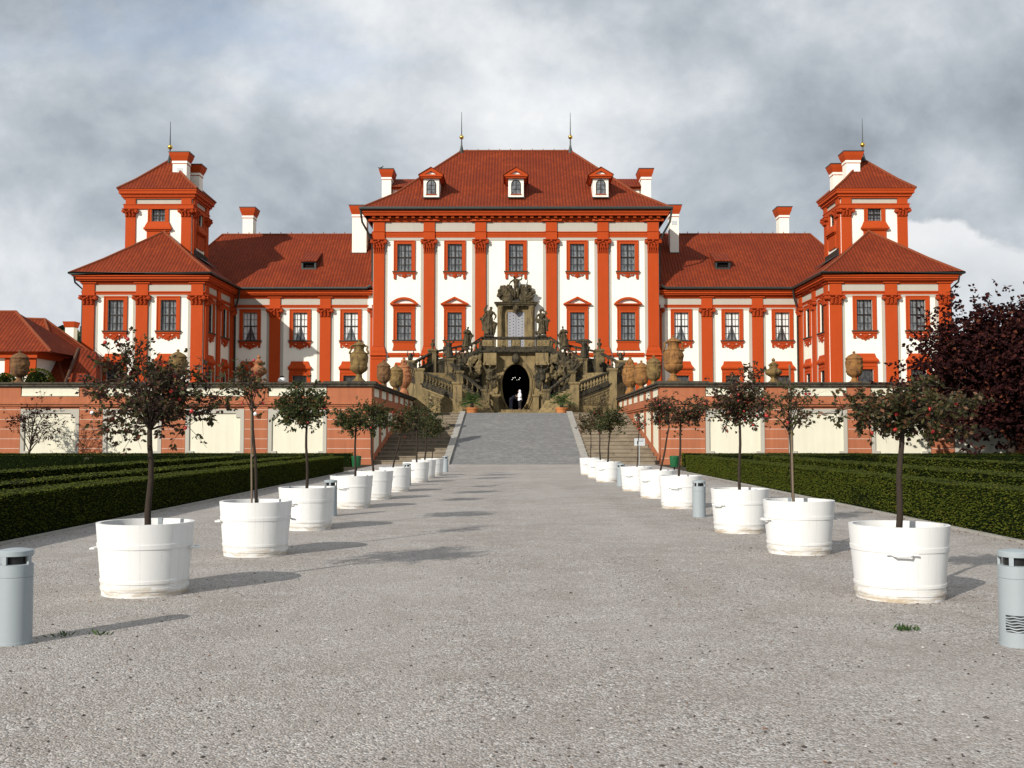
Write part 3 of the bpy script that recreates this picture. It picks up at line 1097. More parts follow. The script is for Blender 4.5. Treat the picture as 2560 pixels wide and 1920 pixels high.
for s in (-1, 1):
    xa = s * 312 / FX * 110.5; xb = s * (333 if s < 0 else 308) / FX * 110.5
    xa, xb = (s * 311 / FX * 110.5, s * 334 / FX * 110.5) if s < 0 else (s * 312 / FX * 110.5, s * 336 / FX * 110.5)
    chimney(xa, xb, 110.5, 2.2, 23, Zat(444, 109.6), Zat(424, 109.6))
    xa, xb = (-411, -375) if s < 0 else (386, 408)
    zb = Zat(633, 104.2)
    chimney(xa / FX * 104, xb / FX * 104, 104.6, 1.3, zb - .0, Zat(536, 104), Zat(514, 104), s > 0)
    xa, xb = (-686, -660) if s < 0 else (660, 684)
    chimney(xa / FX * 108, xb / FX * 108, 108.6, 1.4, 21, Zat(539, 108), Zat(519, 108))
    chimney(s * 859 / 2568 * 96.2, s * 824 / 2568 * 96.2, 96.75, 1.1, Zat(455, 96.2), Zat(401.5, 96.2), Zat(380, 96.2), s < 0)
    chimney(s * 824 / 2568 * 98.3, s * 792 / 2568 * 98.3, 98.9, 1.1, Zat(478, 98.3), Zat(431, 98.3), Zat(411, 98.3))

# attic cross roofs behind the main roof
for s in (-1, 1):
    m = M()
    x0, x1 = sorted((s * 5.0, s * 13.2))
    m.box(x0, x1, 110.0, 116, 23, Zat(474, 110)); m.build("attic_wall", WHITE, palace)
    m = M()
    m.box(x0 - .15, x1 + .15, 109.7, 116.2, Zat(474, 110), Zat(468, 110)); m.build("cornice", RED, palace)
    m = M()
    ze, zr = Zat(467, 109.5), Zat(447.5, 112.2)
    m.prism([(x0 - .3, 109.4, ze), (x0 - .3, 112.2, zr), (x0 - .3, 116.5, ze)], (x1 - x0 + .6, 0, 0))
    m.build("roof", TILES, palace)


# ---- dormers
def dormer(xc):
    yd = 98.75
    zb, zt_ = Zat(492.5, yd), Zat(447, yd)
    w = 1.48
    d = 4.2
    m = M()
    m.box(xc - w / 2, xc + w / 2, yd, yd + d, zb, zt_)
    dm = m.build("dormer", WHITE, palace)
    m = M()
    ap = Zat(421, yd)
    W = w + .75
    m.box(xc - W / 2 + .12, xc + W / 2 - .12, yd - .30, yd + d, zt_, zt_ + .14)
    m.box(xc - W / 2, xc + W / 2, yd - .42, yd + d, zt_ + .14, zt_ + .34)
    z1 = zt_ + .34
    a, b = [(-W / 2 - .02, 0), (0, ap - z1), (W / 2 + .02, 0)], [(-W / 2 + .5, 0), (0, ap - z1 - .34), (W / 2 - .5, 0)]
    for i in range(2):
        p = [(xc + a[i][0], yd - .42, z1 + a[i][1]), (xc + a[i + 1][0], yd - .42, z1 + a[i + 1][1]), (xc + b[i + 1][0], yd - .42, z1 + b[i + 1][1]), (xc + b[i][0], yd - .42, z1 + b[i][1])]
        m.prism(p, (0, .5, 0))
    m.build("gable", RED, dm)
    m = M(); m.prism([(xc - W / 2 + .5, yd - .2, z1), (xc, yd - .2, ap - .34), (xc + W / 2 - .5, yd - .2, z1)], (0, .1, 0)); m.build("tympanum", WHITE, dm)
    m = M()
    m.prism([(xc - W / 2 - .1, yd - .5, z1 + .0), (xc, yd - .5, ap + .06), (xc, yd - .5, ap), (xc - W / 2 - .1, yd - .5, z1 - .07)], (0, d + .5, 0))
    m.prism([(xc + W / 2 + .1, yd - .5, z1 + .0), (xc, yd - .5, ap + .06), (xc, yd - .5, ap), (xc + W / 2 + .1, yd - .5, z1 - .07)], (0, d + .5, 0))
    m.build("roof", TILES, dm)
    z0, zs = Zat(485, yd), Zat(461, yd)
    r = .42
    arch = [(xc - r, z0), (xc + r, z0)] + [(xc + r * math.cos(PI * i / 12), zs + r * math.sin(PI * i / 12)) for i in range(13)]
    m = M(); m.prism([(x, yd - .022, z) for x, z in arch], (0, .05, 0)); m.build("pane", GLASS, dm)
    m = M()
    top = zs + r
    m.box(xc - .035, xc + .035, yd - .05, yd - .023, z0, top)
    for q in (.33, .64): m.box(xc - r, xc + r, yd - .045, yd - .024, z0 + (top - z0) * q - .018, z0 + (top - z0) * q + .018)
    ar = [(xc + r, yd - .03, z0)] + [(xc + r * math.cos(PI * i / 12), yd - .03, zs + r * math.sin(PI * i / 12)) for i in range(13)] + [(xc - r, yd - .03, z0)]
    m.tube(ar, .045, 6); m.build("glazing_bars", DARKBAR, dm)
    m = M(); m.box(xc - r - .1, xc + r + .1, yd - .1, yd, z0 - .07, z0 - .01); m.build("sill", RED, dm)
    m = M(); m.box(xc - w / 2 - .1, xc + w / 2 + .1, yd - .16, yd, zb - .12, zb - .03); m.build("flashing", SOOTIRON, dm)


for u in (-213, 0, 213): dormer(u / FX * 98.75)

# ---- low hatch dormers on the wing roofs
for s in (-1, 1):
    xc = s * (520 if s < 0 else 518) / FX * 101.2
    sl = (Zat(586, 107) - ZE2) / (107 - (YW - .8))
    zr = lambda y: ZE2 + (y - (YW - .8)) * sl
    y0 = 101.3
    m = M()
    m.box(xc - .72, xc - .55, y0, y0 + 2.0, zr(y0) - .2, zr(y0) + .75); m.box(xc + .55, xc + .72, y0, y0 + 2.0, zr(y0) - .2, zr(y0) + .75)
    m.box(xc - .55, xc + .55, y0, y0 + .1, zr(y0) - .2, zr(y0) + .14); m.box(xc - .55, xc + .55, y0, y0 + .1, zr(y0) + .62, zr(y0) + .75)
    hd = m.build("roof_hatch", SOOTIRON, palace)
    m = M(); m.box(xc - .55, xc + .55, y0 + .25, y0 + .3, zr(y0) - .1, zr(y0) + .7); m.build("opening", DARKIN, hd)
    m = M(); m.prism([(xc - .85, y0 - .22, zr(y0) + .74), (xc - .85, y0 - .22, zr(y0) + .86), (xc - .85, y0 + 2.6, zr(y0 + 2.6) + .05), (xc - .85, y0 + 2.6, zr(y0 + 2.6) - .2)], (1.7, 0, 0)); m.build("roof", TILES, hd)


# ---- lightning-rod finials with gilded balls
def finial(x, y, zb, zball, ztop, r=.24):
    m = M()
    m.tube([(x, y, zb - .3), (x, y, zb + .25), (x, y, zb + .7), (x, y, zball), (x, y, ztop)], [.34, .16, .075, .06, .022], 8)
    f = m.build("finial", SOOTIRON, palace, True)
    m = M(); m.ball((x, y, zball), r, 16, 10); m.build("gilded_ball", GOLD, f, "all")


for px, pb, ball, top, y in ((1156, 378, 343, 279.5, 107), (1422, 378, 343, 282, 107), (425, 400, 367, 303, 97.4), (2157, 397, 363, 297, 97.4)):
    x = P(px, 380, y).x
    if y < 100: x = math.copysign(32.85, x)
    else: x = math.copysign(137 / FX * 107, x)
    finial(x, y, Zat(pb, y), Zat(ball, y), Zat(top, y), .23)
# weather birds' perch: small grey bird on the left chimney is part of the sky life, built below

# ---- stone portal on the main floor
FL = 9.15
m = M()
yp = YC
ent0, ent1 = zc(767), zc(757)
for s in (-1, 1):
    x0 = s * 1.46
    m.box(x0 - .30, x0 + .30, yp - .28, yp, FL, ent0)
m.box(-1.16, -.79, yp - .12, yp, FL, ent0 - .02); m.box(.79, 1.16, yp - .12, yp, FL, ent0 - .02); m.box(-.79, .79, yp - .12, yp, zc(780), ent0 - .02)
portal = m.build("portal", SANDC, palace)
cm = M()
cm.lathe([(.26, FL), (.26, FL + .12), (.20, FL + .2), (.215, FL + 1.4), (.18, zc(781)), (.20, zc(780)), (.19, zc(779)), (.26, zc(771)), (.30, zc(768)), (.30, ent0)], 16)
for s in (-1, 1):
    c = link("column", cm.mesh("column", SANDC, (0, 0, TER), 40) if s < 0 else col_me, portal, (s * 1.46, -.40, 0))
    col_me = c.data
m = M()
m.box(-1.86, 1.86, yp - .62, yp, ent0, ent0 + .14); m.box(-1.95, 1.95, yp - .74, yp, ent0 + .14, ent1 - .08); m.box(-2.05, 2.05, yp - .84, yp, ent1 - .08, ent1)
m.build("entablature", STATUE, portal)
m = M(); m.ball((0, yp - .5, zc(772)), (.30, .26, .38), 10, 7); m.ball((0, yp - .42, zc(780)), (.2, .2, .24), 8, 6); m.build("keystone", STATUE, portal)
m = M(); m.box(-.79, .79, yp - .06, yp - .02, FL, zc(780)); dr = m.build("door", flat("grey_door_paint", (.30, .30, .32), .5, .3, 0, .1, 3), portal)
m = M(); m.box(-.015, .015, yp - .065, yp - .058, FL, zc(780))
for i in range(15):
    for j in range(4):
        x = (-.58, -.25, .25, .58)[j]
        m.ball((x, yp - .065, FL + .2 + i * .28 + (j % 2) * .10), .045, 6, 4)
m.build("studs", BLACK, dr)
# ------------------------------------------------------------------ figures
DONE = []
TMP = bpy.data.scenes.new("workbench")                 # spare scene in which shapes are fused; removed at the end


def finish(m, name, mat, parent=None, voxel=.03, disp=.012, nscale=9.0, seed=0.0, smooth="all"):
    """fuse overlapping shapes into one continuous skin"""
    me = m.mesh(name, mat)
    o = bpy.data.objects.new(name, me)
    TMP.collection.objects.link(o)
    md = o.modifiers.new("r", "REMESH"); md.mode = "VOXEL"; md.voxel_size = voxel
    sm = o.modifiers.new("s", "SMOOTH"); sm.iterations = 2; sm.factor = .4
    with bpy.context.temp_override(scene=TMP, view_layer=TMP.view_layers[0]):
        dg = bpy.context.evaluated_depsgraph_get()
        dg.update()
        nm = bpy.data.meshes.new_from_object(o.evaluated_get(dg))
    nm.name = name
    TMP.collection.objects.unlink(o)
    DONE.extend((o, me))
    off = org(parent)
    cos, nor = [v.co.copy() for v in nm.vertices], [v.normal.copy() for v in nm.vertices]
    flat_co = []
    for p, nv in zip(cos, nor):
        if disp: p = p + nv * disp * noise.noise(Vector((p.x * nscale + seed, p.y * nscale, p.z * nscale)))
        flat_co += (p.x - off.x, p.y - off.y, p.z - off.z)
    nm.vertices.foreach_set("co", flat_co)
    nm.materials.clear(); nm.materials.append(mat if not isinstance(mat, (list, tuple)) else mat[0])
    nm.polygons.foreach_set("use_smooth", [True] * len(nm.polygons))
    nm.update()
    return link(name, nm, parent)


def figure(m, c, h, arms, lean=(0, 0), turn=0.0, skirt=True, cloak=0, head_tilt=(0, 0), stride=.05, wide=1.0, legs=True):
    """adds a robed human figure of height h standing at c; arms = ((elbow, hand), (elbow, hand)) in units of h from the shoulders"""
    ca, sa = math.cos(turn), math.sin(turn)

    def T(p):
        x, y, z = p
        k = max(0, z - .1)
        x += lean[0] * k; y += lean[1] * k
        return (c[0] + (x * ca - y * sa) * h, c[1] + (x * sa + y * ca) * h, c[2] + z * h)

    def tb(path, rad, n=8): m.tube([T(p) for p in path], [r * h for r in rad], n)
    w = wide
    tb([(0, 0, .46), (0, 0, .53), (0, .005, .62), (0, -.01, .72), (0, 0, .80), (0, 0, .84)], [.085 * w, .095 * w, .085 * w, .105 * w, .10 * w, .05])
    tb([(-.125, 0, .80), (0, -.005, .81), (.125, 0, .80)], [.048, .062, .048])
    hx, hy = head_tilt
    tb([(0, 0, .82), (hx * .4, hy * .4 - .005, .88)], [.036, .034])
    m.ball(T((hx, hy - .01, .93)), (.050 * h, .058 * h, .068 * h), 10, 8)
    m.ball(T((hx, hy + .012, .95)), (.056 * h, .058 * h, .058 * h), 10, 8)
    m.ball(T((hx, hy - .068, .925)), (.012 * h, .016 * h, .018 * h), 6, 4)
    for s, (e, q) in zip((-1, 1), arms):
        a = (s * .135, 0, .80)
        e = (a[0] + e[0], a[1] + e[1], a[2] + e[2]); q = (e[0] + q[0], e[1] + q[1], e[2] + q[2])
        mid = tuple((e[i] * .55 + a[i] * .45) for i in range(3))
        tb([a, mid, e], [.042, .042, .034]); tb([e, tuple((e[i] + q[i]) / 2 for i in range(3)), q], [.033, .032, .022])
        d = Vector(q) - Vector(e); d.normalize()
        m.ball(T(tuple(Vector(q) + d * .03)), .030 * h, 7, 5)
    for s in (-1, 1):
        if legs: tb([(s * .052, 0, .50), (s * .062, -stride * s - .02, .28), (s * .07, -stride * s * .6, .06), (s * .078, -.05 - stride * s * .6, .02)], [.068, .05, .034, .03])
    if skirt:
        # gathered cloth with deep folds
        n = 22
        prof = [(.10, .60), (.112, .52), (.125, .40), (.14, .25), (.155, .10), (.16, .03)]
        vs = []
        o = len(m.v)
        sub = M()
        sub.lathe([(r * w, z) for r, z in prof], n, rf=lambda q, i, r: r * (1 + (.02 + .05 * i / 5) * math.sin(7 * q + i * .5) + .05 * math.sin(3 * q)))
        m.add([T((p[0] * 1.0, p[1] * .8, p[2])) for p in sub.v], sub.f)
    if cloak:
        s = cloak
        tb([(s * .10, .05, .80), (s * .17, .08, .66), (s * .22, .06, .52), (s * .19, .05, .34), (s * .21, .04, .16)], [.05, .07, .075, .06, .05])
        tb([(s * .12, .02, .56), (0, -.07, .52), (-s * .12, -.02, .60)], [.045, .04, .045])
        tb([(s * .22, .05, .55), (s * .31, .06, .60), (s * .34, .05, .52)], [.05, .045, .02])


UPARM = ((.02, -.02, .16), (.06, -.03, .15))
HANG = ((.05, .01, -.17), (.02, -.05, -.15))
BENT = ((.07, .0, -.14), (-.10, -.10, .06))
mir = lambda a: tuple((-p[0], p[1], p[2]) for p in a)

# ------------------------------------------------------------------ grand staircase
ST = empty("grand_staircase", (0, 88.5, TER), 0, "sooty sandstone double staircase with balustrades climbing to the palace door", "staircase")
YL = 88.5


def lerp(a, b, t): return tuple(a[i] + (b[i] - a[i]) * t for i in range(len(a)))


def poly_at(pts, t):
    n = len(pts) - 1
    k = min(int(t * n), n - 1)
    return lerp(pts[k], pts[k + 1], t * n - k)


def bal_mesh(h):
    m = M()
    r = .095
    m.lathe([(r * 1.1, 0), (r * 1.1, .06), (r * .55, .09), (r * .6, .14), (r * 1.25, .30 * h), (r * 1.0, .45 * h), (r * .5, .62 * h), (r * .5, .74 * h), (r * .9, .80 * h), (r * .6, .88 * h), (r * 1.1, .93 * h), (r * 1.1, h)], 10)
    return m.mesh("baluster", SAND, smooth=45)


BALM = bal_mesh(.62)


def balustrade(pts, nb, s, solid=False, zb=None):
    """pts: rail-top points (x, y, z); base course .98 below, balusters between"""
    m = M()
    for a, b in zip(pts, pts[1:]):
        d = Vector((b[0] - a[0], b[1] - a[1], 0)); d.normalize()
        n = Vector((-d.y, d.x, 0))

        def strip(w, z0, z1):
            A = [Vector((a[0], a[1], a[2])), Vector((b[0], b[1], b[2]))]
            p = []
            for zz in (z0, z1):
                p += [A[0] - n * w + Vector((0, 0, zz)), A[1] - n * w + Vector((0, 0, zz)), A[1] + n * w + Vector((0, 0, zz)), A[0] + n * w + Vector((0, 0, zz))]
            m.hexa(p)
        strip(.20, -.10, 0); strip(.16, -.18, -.102)
        strip(.19, -.98, -.80)
        strip(.28, -1.12, -.982); strip(.22, -1.30, -1.122)
        if solid: strip(.12, -.80, -.18)
    b = m.build("balustrade", SANDD, ST)
    if not solid:
        for i in range(nb):
            p = poly_at(pts, (i + .5) / nb)
            link("baluster", BALM, b, Vector((p[0], p[1], p[2] - .80)) - ST.location)
    return b


def wall_under(m, pts, zb, w, top=-1.1):
    for a, b in zip(pts, pts[1:]):
        d = Vector((b[0] - a[0], b[1] - a[1], 0)); d.normalize()
        n = Vector((-d.y, d.x, 0)) * w
        A, B = Vector(a), Vector(b)
        A0, B0 = Vector((a[0], a[1], zb)), Vector((b[0], b[1], zb))
        t = Vector((0, 0, top))
        m.hexa([A0 - n, B0 - n, B0 + n, A0 + n, A + t - n, B + t - n, B + t + n, A + t + n])


def pier(m, x, y, z0, z1, w, cap=.06):
    m.box(x - w, x + w, y - w, y + w, z0, z1 - .20)
    m.box(x - w - cap, x + w + cap, y - w - cap, y + w + cap, z1 - .20, z1 - .12)
    m.box(x - w - cap * 1.6, x + w + cap * 1.6, y - w - cap * 1.6, y + w + cap * 1.6, z1 - .12, z1)
    m.box(x - w - cap, x + w + cap, y - w - cap, y + w + cap, z0, z0 + .3)


for s in (-1, 1):
    X = lambda p: (s * p[0], *p[1:])
    N_ = [X((-9.0, 88.5, 8.02)), X((-8.75, 86.6, 7.55)), X((-7.9, 85.2, 7.09)), X((-4.78, 83.8, 5.88))]
    F_ = [X((-5.65, 88.0, 8.08)), X((-4.67, 86.6, 7.04)), X((-2.5, 85.3, 5.38))]
    U_ = [X((-2.92, 88.5, 10.2)), X((-5.65, 88.0, 8.3))]
    V_ = [X((-2.92, 92.2, 10.2)), X((-4.87, 92.0, 9.75)), X((-7.36, 91.5, 9.15)), X((-8.85, 89.6, 8.1)), X((-9.0, 88.5, 8.02))]
    # lower flight
    m = M()
    Na, Fa = [(p[0], p[1]) for p in N_[1:]], [(p[0], p[1]) for p in F_]
    Na, Fa = Na + [(s * -4.1, 81.9)], Fa + [(s * -1.75, 83.0)]
    k = 22
    z0, z1 = 7.0, TER
    for i in range(k):
        a, b = i / k, (i + 1) / k
        zt_ = z0 - (z0 - z1) * i / k
        p = [poly_at(Na, a), poly_at(Na, b), poly_at(Fa, b), poly_at(Fa, a)]
        m.hexa([(*q, TER - .05) for q in p] + [(*q, zt_) for q in p])
    m.build("lower_flight", SANDC, ST)
    # landing at the turn
    m = M()
    p = [X((-9.0, 88.5)), X((-8.75, 86.6)), X((-5.65, 88.0)), X((-5.65, 92.0)), X((-7.4, 91.5)), X((-8.85, 89.6))]
    m.prism([(*q, TER - .05) for q in p], (0, 0, 7.02 - TER + .05))
    m.build("turning_landing", SAND, ST)
    # upper flight
    m = M()
    k = 13
    for i in range(k):
        a, b = i / k, (i + 1) / k
        zt_ = 9.15 - 2.1 * a
        u = lambda t: lerp((s * -2.92, 88.7), (s * -5.65, 88.2), t)
        v = lambda t: lerp((s * -2.92, 92.2), (s * -5.75, 92.0), t)
        p = [u(a), u(b), v(b), v(a)]
        m.hexa([(*q, TER - .05) for q in p] + [(*q, zt_) for q in p])
    m.build("upper_flight", SAND, ST)
    # walls under the rails
    m = M()
    wall_under(m, N_, TER - .05, .17, -1.30)
    a, b = N_[2], N_[3]
    wm = m.build("outer_wall", SANDC, ST)
    m = M()                                             # raised frame and rough relief field on the outer wall
    d = Vector((b[0] - a[0], b[1] - a[1], 0)).normalized(); nn = Vector((-d.y, d.x, 0)) * (1 if s > 0 else -1)
    if nn.y > 0: nn = -nn
    for t0, t1, za, zb, w in ((.06, .94, 1.42, 1.52, .05),):
        A, B = Vector(lerp(a, b, t0)), Vector(lerp(a, b, t1))
        q = nn * .17
        m.hexa([A + q + Vector((0, 0, -zb)), B + q + Vector((0, 0, -zb)), B + q + nn * w + Vector((0, 0, -zb)), A + q + nn * w + Vector((0, 0, -zb)),
                A + q + Vector((0, 0, -za)), B + q + Vector((0, 0, -za)), B + q + nn * w + Vector((0, 0, -za)), A + q + nn * w + Vector((0, 0, -za))])
        A0, B0 = Vector((A.x, A.y, TER + .75)), Vector((B.x, B.y, TER + .75))
        up = Vector((0, 0, .1))
        m.hexa([A0 + q, B0 + q, B0 + q + nn * w, A0 + q + nn * w, A0 + q + up, B0 + q + up, B0 + q + nn * w + up, A0 + q + nn * w + up])
    rnd = random.Random(11)
    for i in range(150):
        t = rnd.uniform(.10, .90)
        A = Vector(lerp(a, b, t)); top = A.z - 1.58
        if top < TER + .95: continue
        A.z = rnd.uniform(TER + .9, top)
        m.ball(A + nn * .17, (rnd.uniform(.06, .13), .05, rnd.uniform(.05, .10)), 6, 4)
    m.build("relief_panel", SAND, wm)
    m = M(); wall_under(m, F_, TER - .05, .17, -1.28)
    iw = m.build("inner_wall", SAND, ST)
    m = M(); wall_under(m, U_, TER - .05, .17, -1.28); wall_under(m, V_[:-1], TER - .05, .17, -1.28)
    m.build("flight_wall", SANDD, ST)
    balustrade(N_[:3], 10, s); balustrade(N_[2:], 12, s)
    balustrade(F_, 10, s, s < 0 and False); balustrade(U_, 8, s); balustrade(V_[:4], 14, s)
    # piers
    for (x, y, z, w) in ((-7.9, 85.2, 7.22, .34), (-4.7, 83.75, 6.02, .36), (-9.0, 88.5, 8.12, .32)):
        m = M()
        pier(m, s * x, y, TER - .05, z, w)
        m.build("pier", SANDC, ST)
    for (x, y, z, w) in ((-5.65, 88.0, 8.25, .36), (-4.67, 86.6, 7.1, .27), (-2.5, 85.3, 5.5, .32), (-7.36, 91.5, 9.32, .34), (-8.85, 89.6, 8.2, .28)):
        m = M()
        pier(m, s * x, y, TER - .05, z, w)
        m.build("pier", SAND, ST)
    # niche in the wall under the flight, its shade painted as a near-black solid slab
    m = M()
    arch = [(s * -3.72, TER + .9), (s * -3.02, TER + .9)] + [(s * (-3.37 + .35 * math.cos(PI * i / 10)), 6.35 + .4 * math.sin(PI * i / 10)) for i in range(11)]
    m.prism([(x, 88.02, z) for x, z in arch], (0, .28, 0))
    m.build("niche", DARKIN, ST)
    # atlas pedestals beside the grotto
    m = M()
    x0, x1 = sorted((s * -2.62, s * -1.92)); m.box(x0, x1, 87.0, 88.6, TER - .05, 5.15); m.box(x0 - .08, x1 + .08, 86.9, 88.6, 5.15, 5.4); m.box(x0 - .08, x1 + .08, 86.92, 88.6, TER, TER + .5)
    x0, x1 = sorted((s * -1.9, s * -1.42)); m.box(x0, x1, 86.7, 88.6, TER - .05, 4.98); m.box(x0 - .06, x1 + .06, 86.62, 88.6, 4.98, 5.16)
    m.build("pedestal", SANDC, ST)
    # block over each atlas
    m = M()
    x0, x1 = sorted((s * -2.74, s * -1.66))
    m.box(x0, x1, 87.75, 88.7, 7.85, 8.72); m.box(x0 - .06, x1 + .06, 87.68, 88.7, 7.68, 7.85)
    m.build("corbel_block", SANDC, ST)
    # garlands of rough carving under the upper rail
    m = M()
    rnd = random.Random(21 + s)
    for i in range(90):
        t = rnd.random()
        x = s * (-2.95 - 2.6 * t); y = 87.98 + .06 * t
        zt_ = 8.75 - 1.7 * t
        z = rnd.uniform(max(5.6, zt_ - 2.3), zt_)
        m.ball((x, y, z), (rnd.uniform(.10, .26), rnd.uniform(.10, .22), rnd.uniform(.12, .34)), 6, 5)
    finish(m, "carved_relief", SAND, ST, .05, .05, 7, 3.0)

# top landing, its parapet and the grotto front
m = M()
m.box(-2.95, 2.95, YL, 98.2, 8.98, 9.15)
m.box(-3.12, 3.12, YL - .28, YL + 4, 8.84, 8.979); m.box(-3.02, 3.02, YL - .16, YL + 4, 8.74, 8.839)
m.build("top_landing", SANDD, ST)
m = M()
m.box(-3.02, 3.02, YL - .02, YL + .34, 10.02, 10.16); m.box(-2.96, 2.96, YL + .02, YL + .30, 9.92, 10.019)
m.box(-2.96, 2.96, YL - .02, YL + .32, 9.151, 9.30)
for x0, x1 in ((-2.95, -1.72), (1.72, 2.95), (-.42, .42)):
    m.box(x0, x1, YL, YL + .32, 9.30, 9.919)
pp = m.build("parapet", SANDD, ST)
rnd = random.Random(4)
for x0, x1 in ((-2.87, -1.80), (1.80, 2.87), (-.36, .36), (-1.58, -.95), (.95, 1.58)):
    m = M()
    m.box(x0, x1, YL - .035, YL + .2, 9.36, 9.86)
    for i in range(26 if x1 - x0 > .7 else 12): m.ball((rnd.uniform(x0 + .1, x1 - .1), YL - .04, rnd.uniform(9.45, 9.78)), (.08, .04, .06), 6, 4)
    m.build("carved_panel", SANDC, pp)
m = M()
ac = [(.0, 0)]
rx, z_c = 1.30, 6.15
out = []
for i in range(25):
    a = -1.02 + (PI / 2 + 1.02) * i / 24
    out.append((rx * math.cos(a), z_c + (1.78 if a > 0 else 2.6) * math.sin(a)))
out = [(out[0][0] - .05, 3.4)] + out
for s in (-1, 1):
    pts = [(s * 2.95, TER - .05), (s * 2.95, 8.76), (0, 8.76)] + [(s * x, z) for x, z in out[::-1]]
    m.prism([(x, 88.72, z) for x, z in pts], (0, .55, 0))
gf = m.build("grotto_front", SANDC, ST)
m = M()
path = [(-x, 88.66, z) for x, z in out] + [(x, 88.66, z) for x, z in out[::-1][1:]]
m.tube(path, .13, 8)
path = [(-x * 1.14, 88.70, z_c + (z - z_c) * 1.10) for x, z in out] + [(x * 1.14, 88.70, z_c + (z - z_c) * 1.10) for x, z in out[::-1][1:]]
m.tube(path, .08, 6)
m.build("arch_moulding", SANDC, gf)
m = M(); m.ball((0, 88.4, 8.25), (.36, .34, .46), 12, 8); m.ball((0, 88.15, 8.1), (.2, .2, .24), 8, 6); m.build("mask_keystone", SANDD, gf)
m = M()                                                 # the dark passage behind the arch
m.box(-2.9, -1.5, 89.27, 97.7, TER, 8.7); m.box(1.5, 2.9, 89.27, 97.7, TER, 8.7); m.box(-1.5, 1.5, 97.2, 97.7, TER, 8.7); m.box(-1.5, 1.5, 89.27, 97.2, 8.2, 8.73)
m.build("passage", DARKIN, gf)
m = M()
m.box(-2.35, 2.35, 85.6, 88.7, TER - .02, 3.66); m.box(-2.0, 2.0, 86.3, 88.7, 3.66, 3.88)
m.build("entrance_step", SANDC, ST)

# chandelier hanging in the passage
ch = empty("chandelier", (0.0, 93.0, 6.9), 0, "lit chandelier of small white bulbs hanging in the dark grotto passage", "chandelier")
m = M(); m.tube([(0, 93, 8.2), (0, 93, 6.75)], .02, 6)
em = N("lit_bulb"); em.b.inputs["Emission Color"].default_value = (1, .96, .85, 1); em.b.inputs["Emission Strength"].default_value = 3
for i in range(6):
    a = 2 * PI * i / 6 + .3
    m.tube([(0, 93, 6.78), (.2 * math.cos(a), 93 + .2 * math.sin(a), 6.68), (.36 * math.cos(a), 93 + .36 * math.sin(a), 6.86 - .16 * (i % 2))], .015, 5)
m.build("arms", SOOTIRON, ch)
for i in range(6):
    a = 2 * PI * i / 6 + .3
    m = M(); m.ball((.36 * math.cos(a), 93 + .36 * math.sin(a), 6.90 - .16 * (i % 2)), .026, 8, 6); m.build("bulb", em.m, ch, "all")

# ------------------------------------------------------------------ statues
SG = "stone statues on the grand staircase"


def statue(loc, h, label, fn, cat="statue", plinth=.0, voxel=.035, mat=None, grp=SG, name="statue", disp=.035):
    o = empty(name, loc, 0, label, cat, grp)
    m = M(); fn(m, Vector(loc) + Vector((0, 0, plinth)), h - plinth)
    finish(m, "figure", mat or STATUE, o, voxel, disp, 6, loc[0])
    if plinth:
        m = M(); w = .17 * h
        m.box(loc[0] - w, loc[0] + w, loc[1] - w * .8, loc[1] + w * .8, loc[2], loc[2] + plinth); m.build("plinth", SANDD, o)
    return o


def st_a(m, c, h):
    figure(m, c, h, (((-.05, -.03, .10), (.10, -.02, .12)), ((.10, .02, -.13), (-.05, -.08, -.12))), lean=(.03, 0), skirt=True, cloak=-1, head_tilt=(.05, 0), wide=1.15)
    m.tube([c + Vector((.10, .0, .45)) * h, c + Vector((.22, .03, .40)) * h, c + Vector((.17, .02, .2)) * h, c + Vector((.14, 0, 0)) * h], [.07 * h, .09 * h, .08 * h, .07 * h], 8)
    m.tube([c + Vector((-.13, -.03, 1.0)) * h, c + Vector((-.06, -.03, .95)) * h], [.012 * h, .03 * h], 6)


def st_a2(m, c, h):
    figure(m, c, h, (((-.06, .0, -.12), (-.05, -.06, -.10)), ((.09, -.02, .08), (-.12, -.02, .07))), lean=(-.03, 0), skirt=True, cloak=1, head_tilt=(-.03, -.01), wide=1.05)
    m.ball(c + Vector((-.16, -.03, .55)) * h, (.07 * h, .06 * h, .10 * h), 8, 6)
    m.ball(c + Vector((-.2, -.02, .08)) * h, (.08 * h, .07 * h, .08 * h), 8, 6)
    m.tube([c + Vector((-.06, .02, .99)) * h, c + Vector((.04, .02, 1.0)) * h, c + Vector((.08, .02, .93)) * h], .05 * h, 8)


def st_b(m, c, h):
    figure(m, c, h, (((-.03, -.05, -.13), (.08, -.10, .05)), ((.04, -.05, -.13), (-.06, -.10, .06))), lean=(.10, -.08), skirt=True, cloak=1, head_tilt=(.03, -.03), wide=1.25)


def st_c(m, c, h):
    figure(m, c, h, (((-.10, -.02, .12), (-.02, 0, .16)), ((.10, -.02, .10), (.03, 0, .18))), lean=(0, -.05), skirt=True, cloak=-1, wide=1.3)
    for k in range(6):
        a = k * 1.1
        m.ball(c + Vector((.13 * math.cos(a), -.05, .25 + .08 * math.sin(2 * a))) * h, .09 * h, 7, 5)


def st_c2(m, c, h):
    figure(m, c, h, (((-.14, -.02, .02), (-.12, -.02, .05)), ((.14, -.02, .04), (.13, -.02, .02))), lean=(0, -.03), skirt=True, cloak=1, wide=1.3)
    m.tube([c + Vector((-.42, 0, .86)) * h, c + Vector((-.15, 0, .95)) * h, c + Vector((.2, 0, .93)) * h, c + Vector((.46, 0, .84)) * h], [.05 * h, .09 * h, .09 * h, .05 * h], 7)


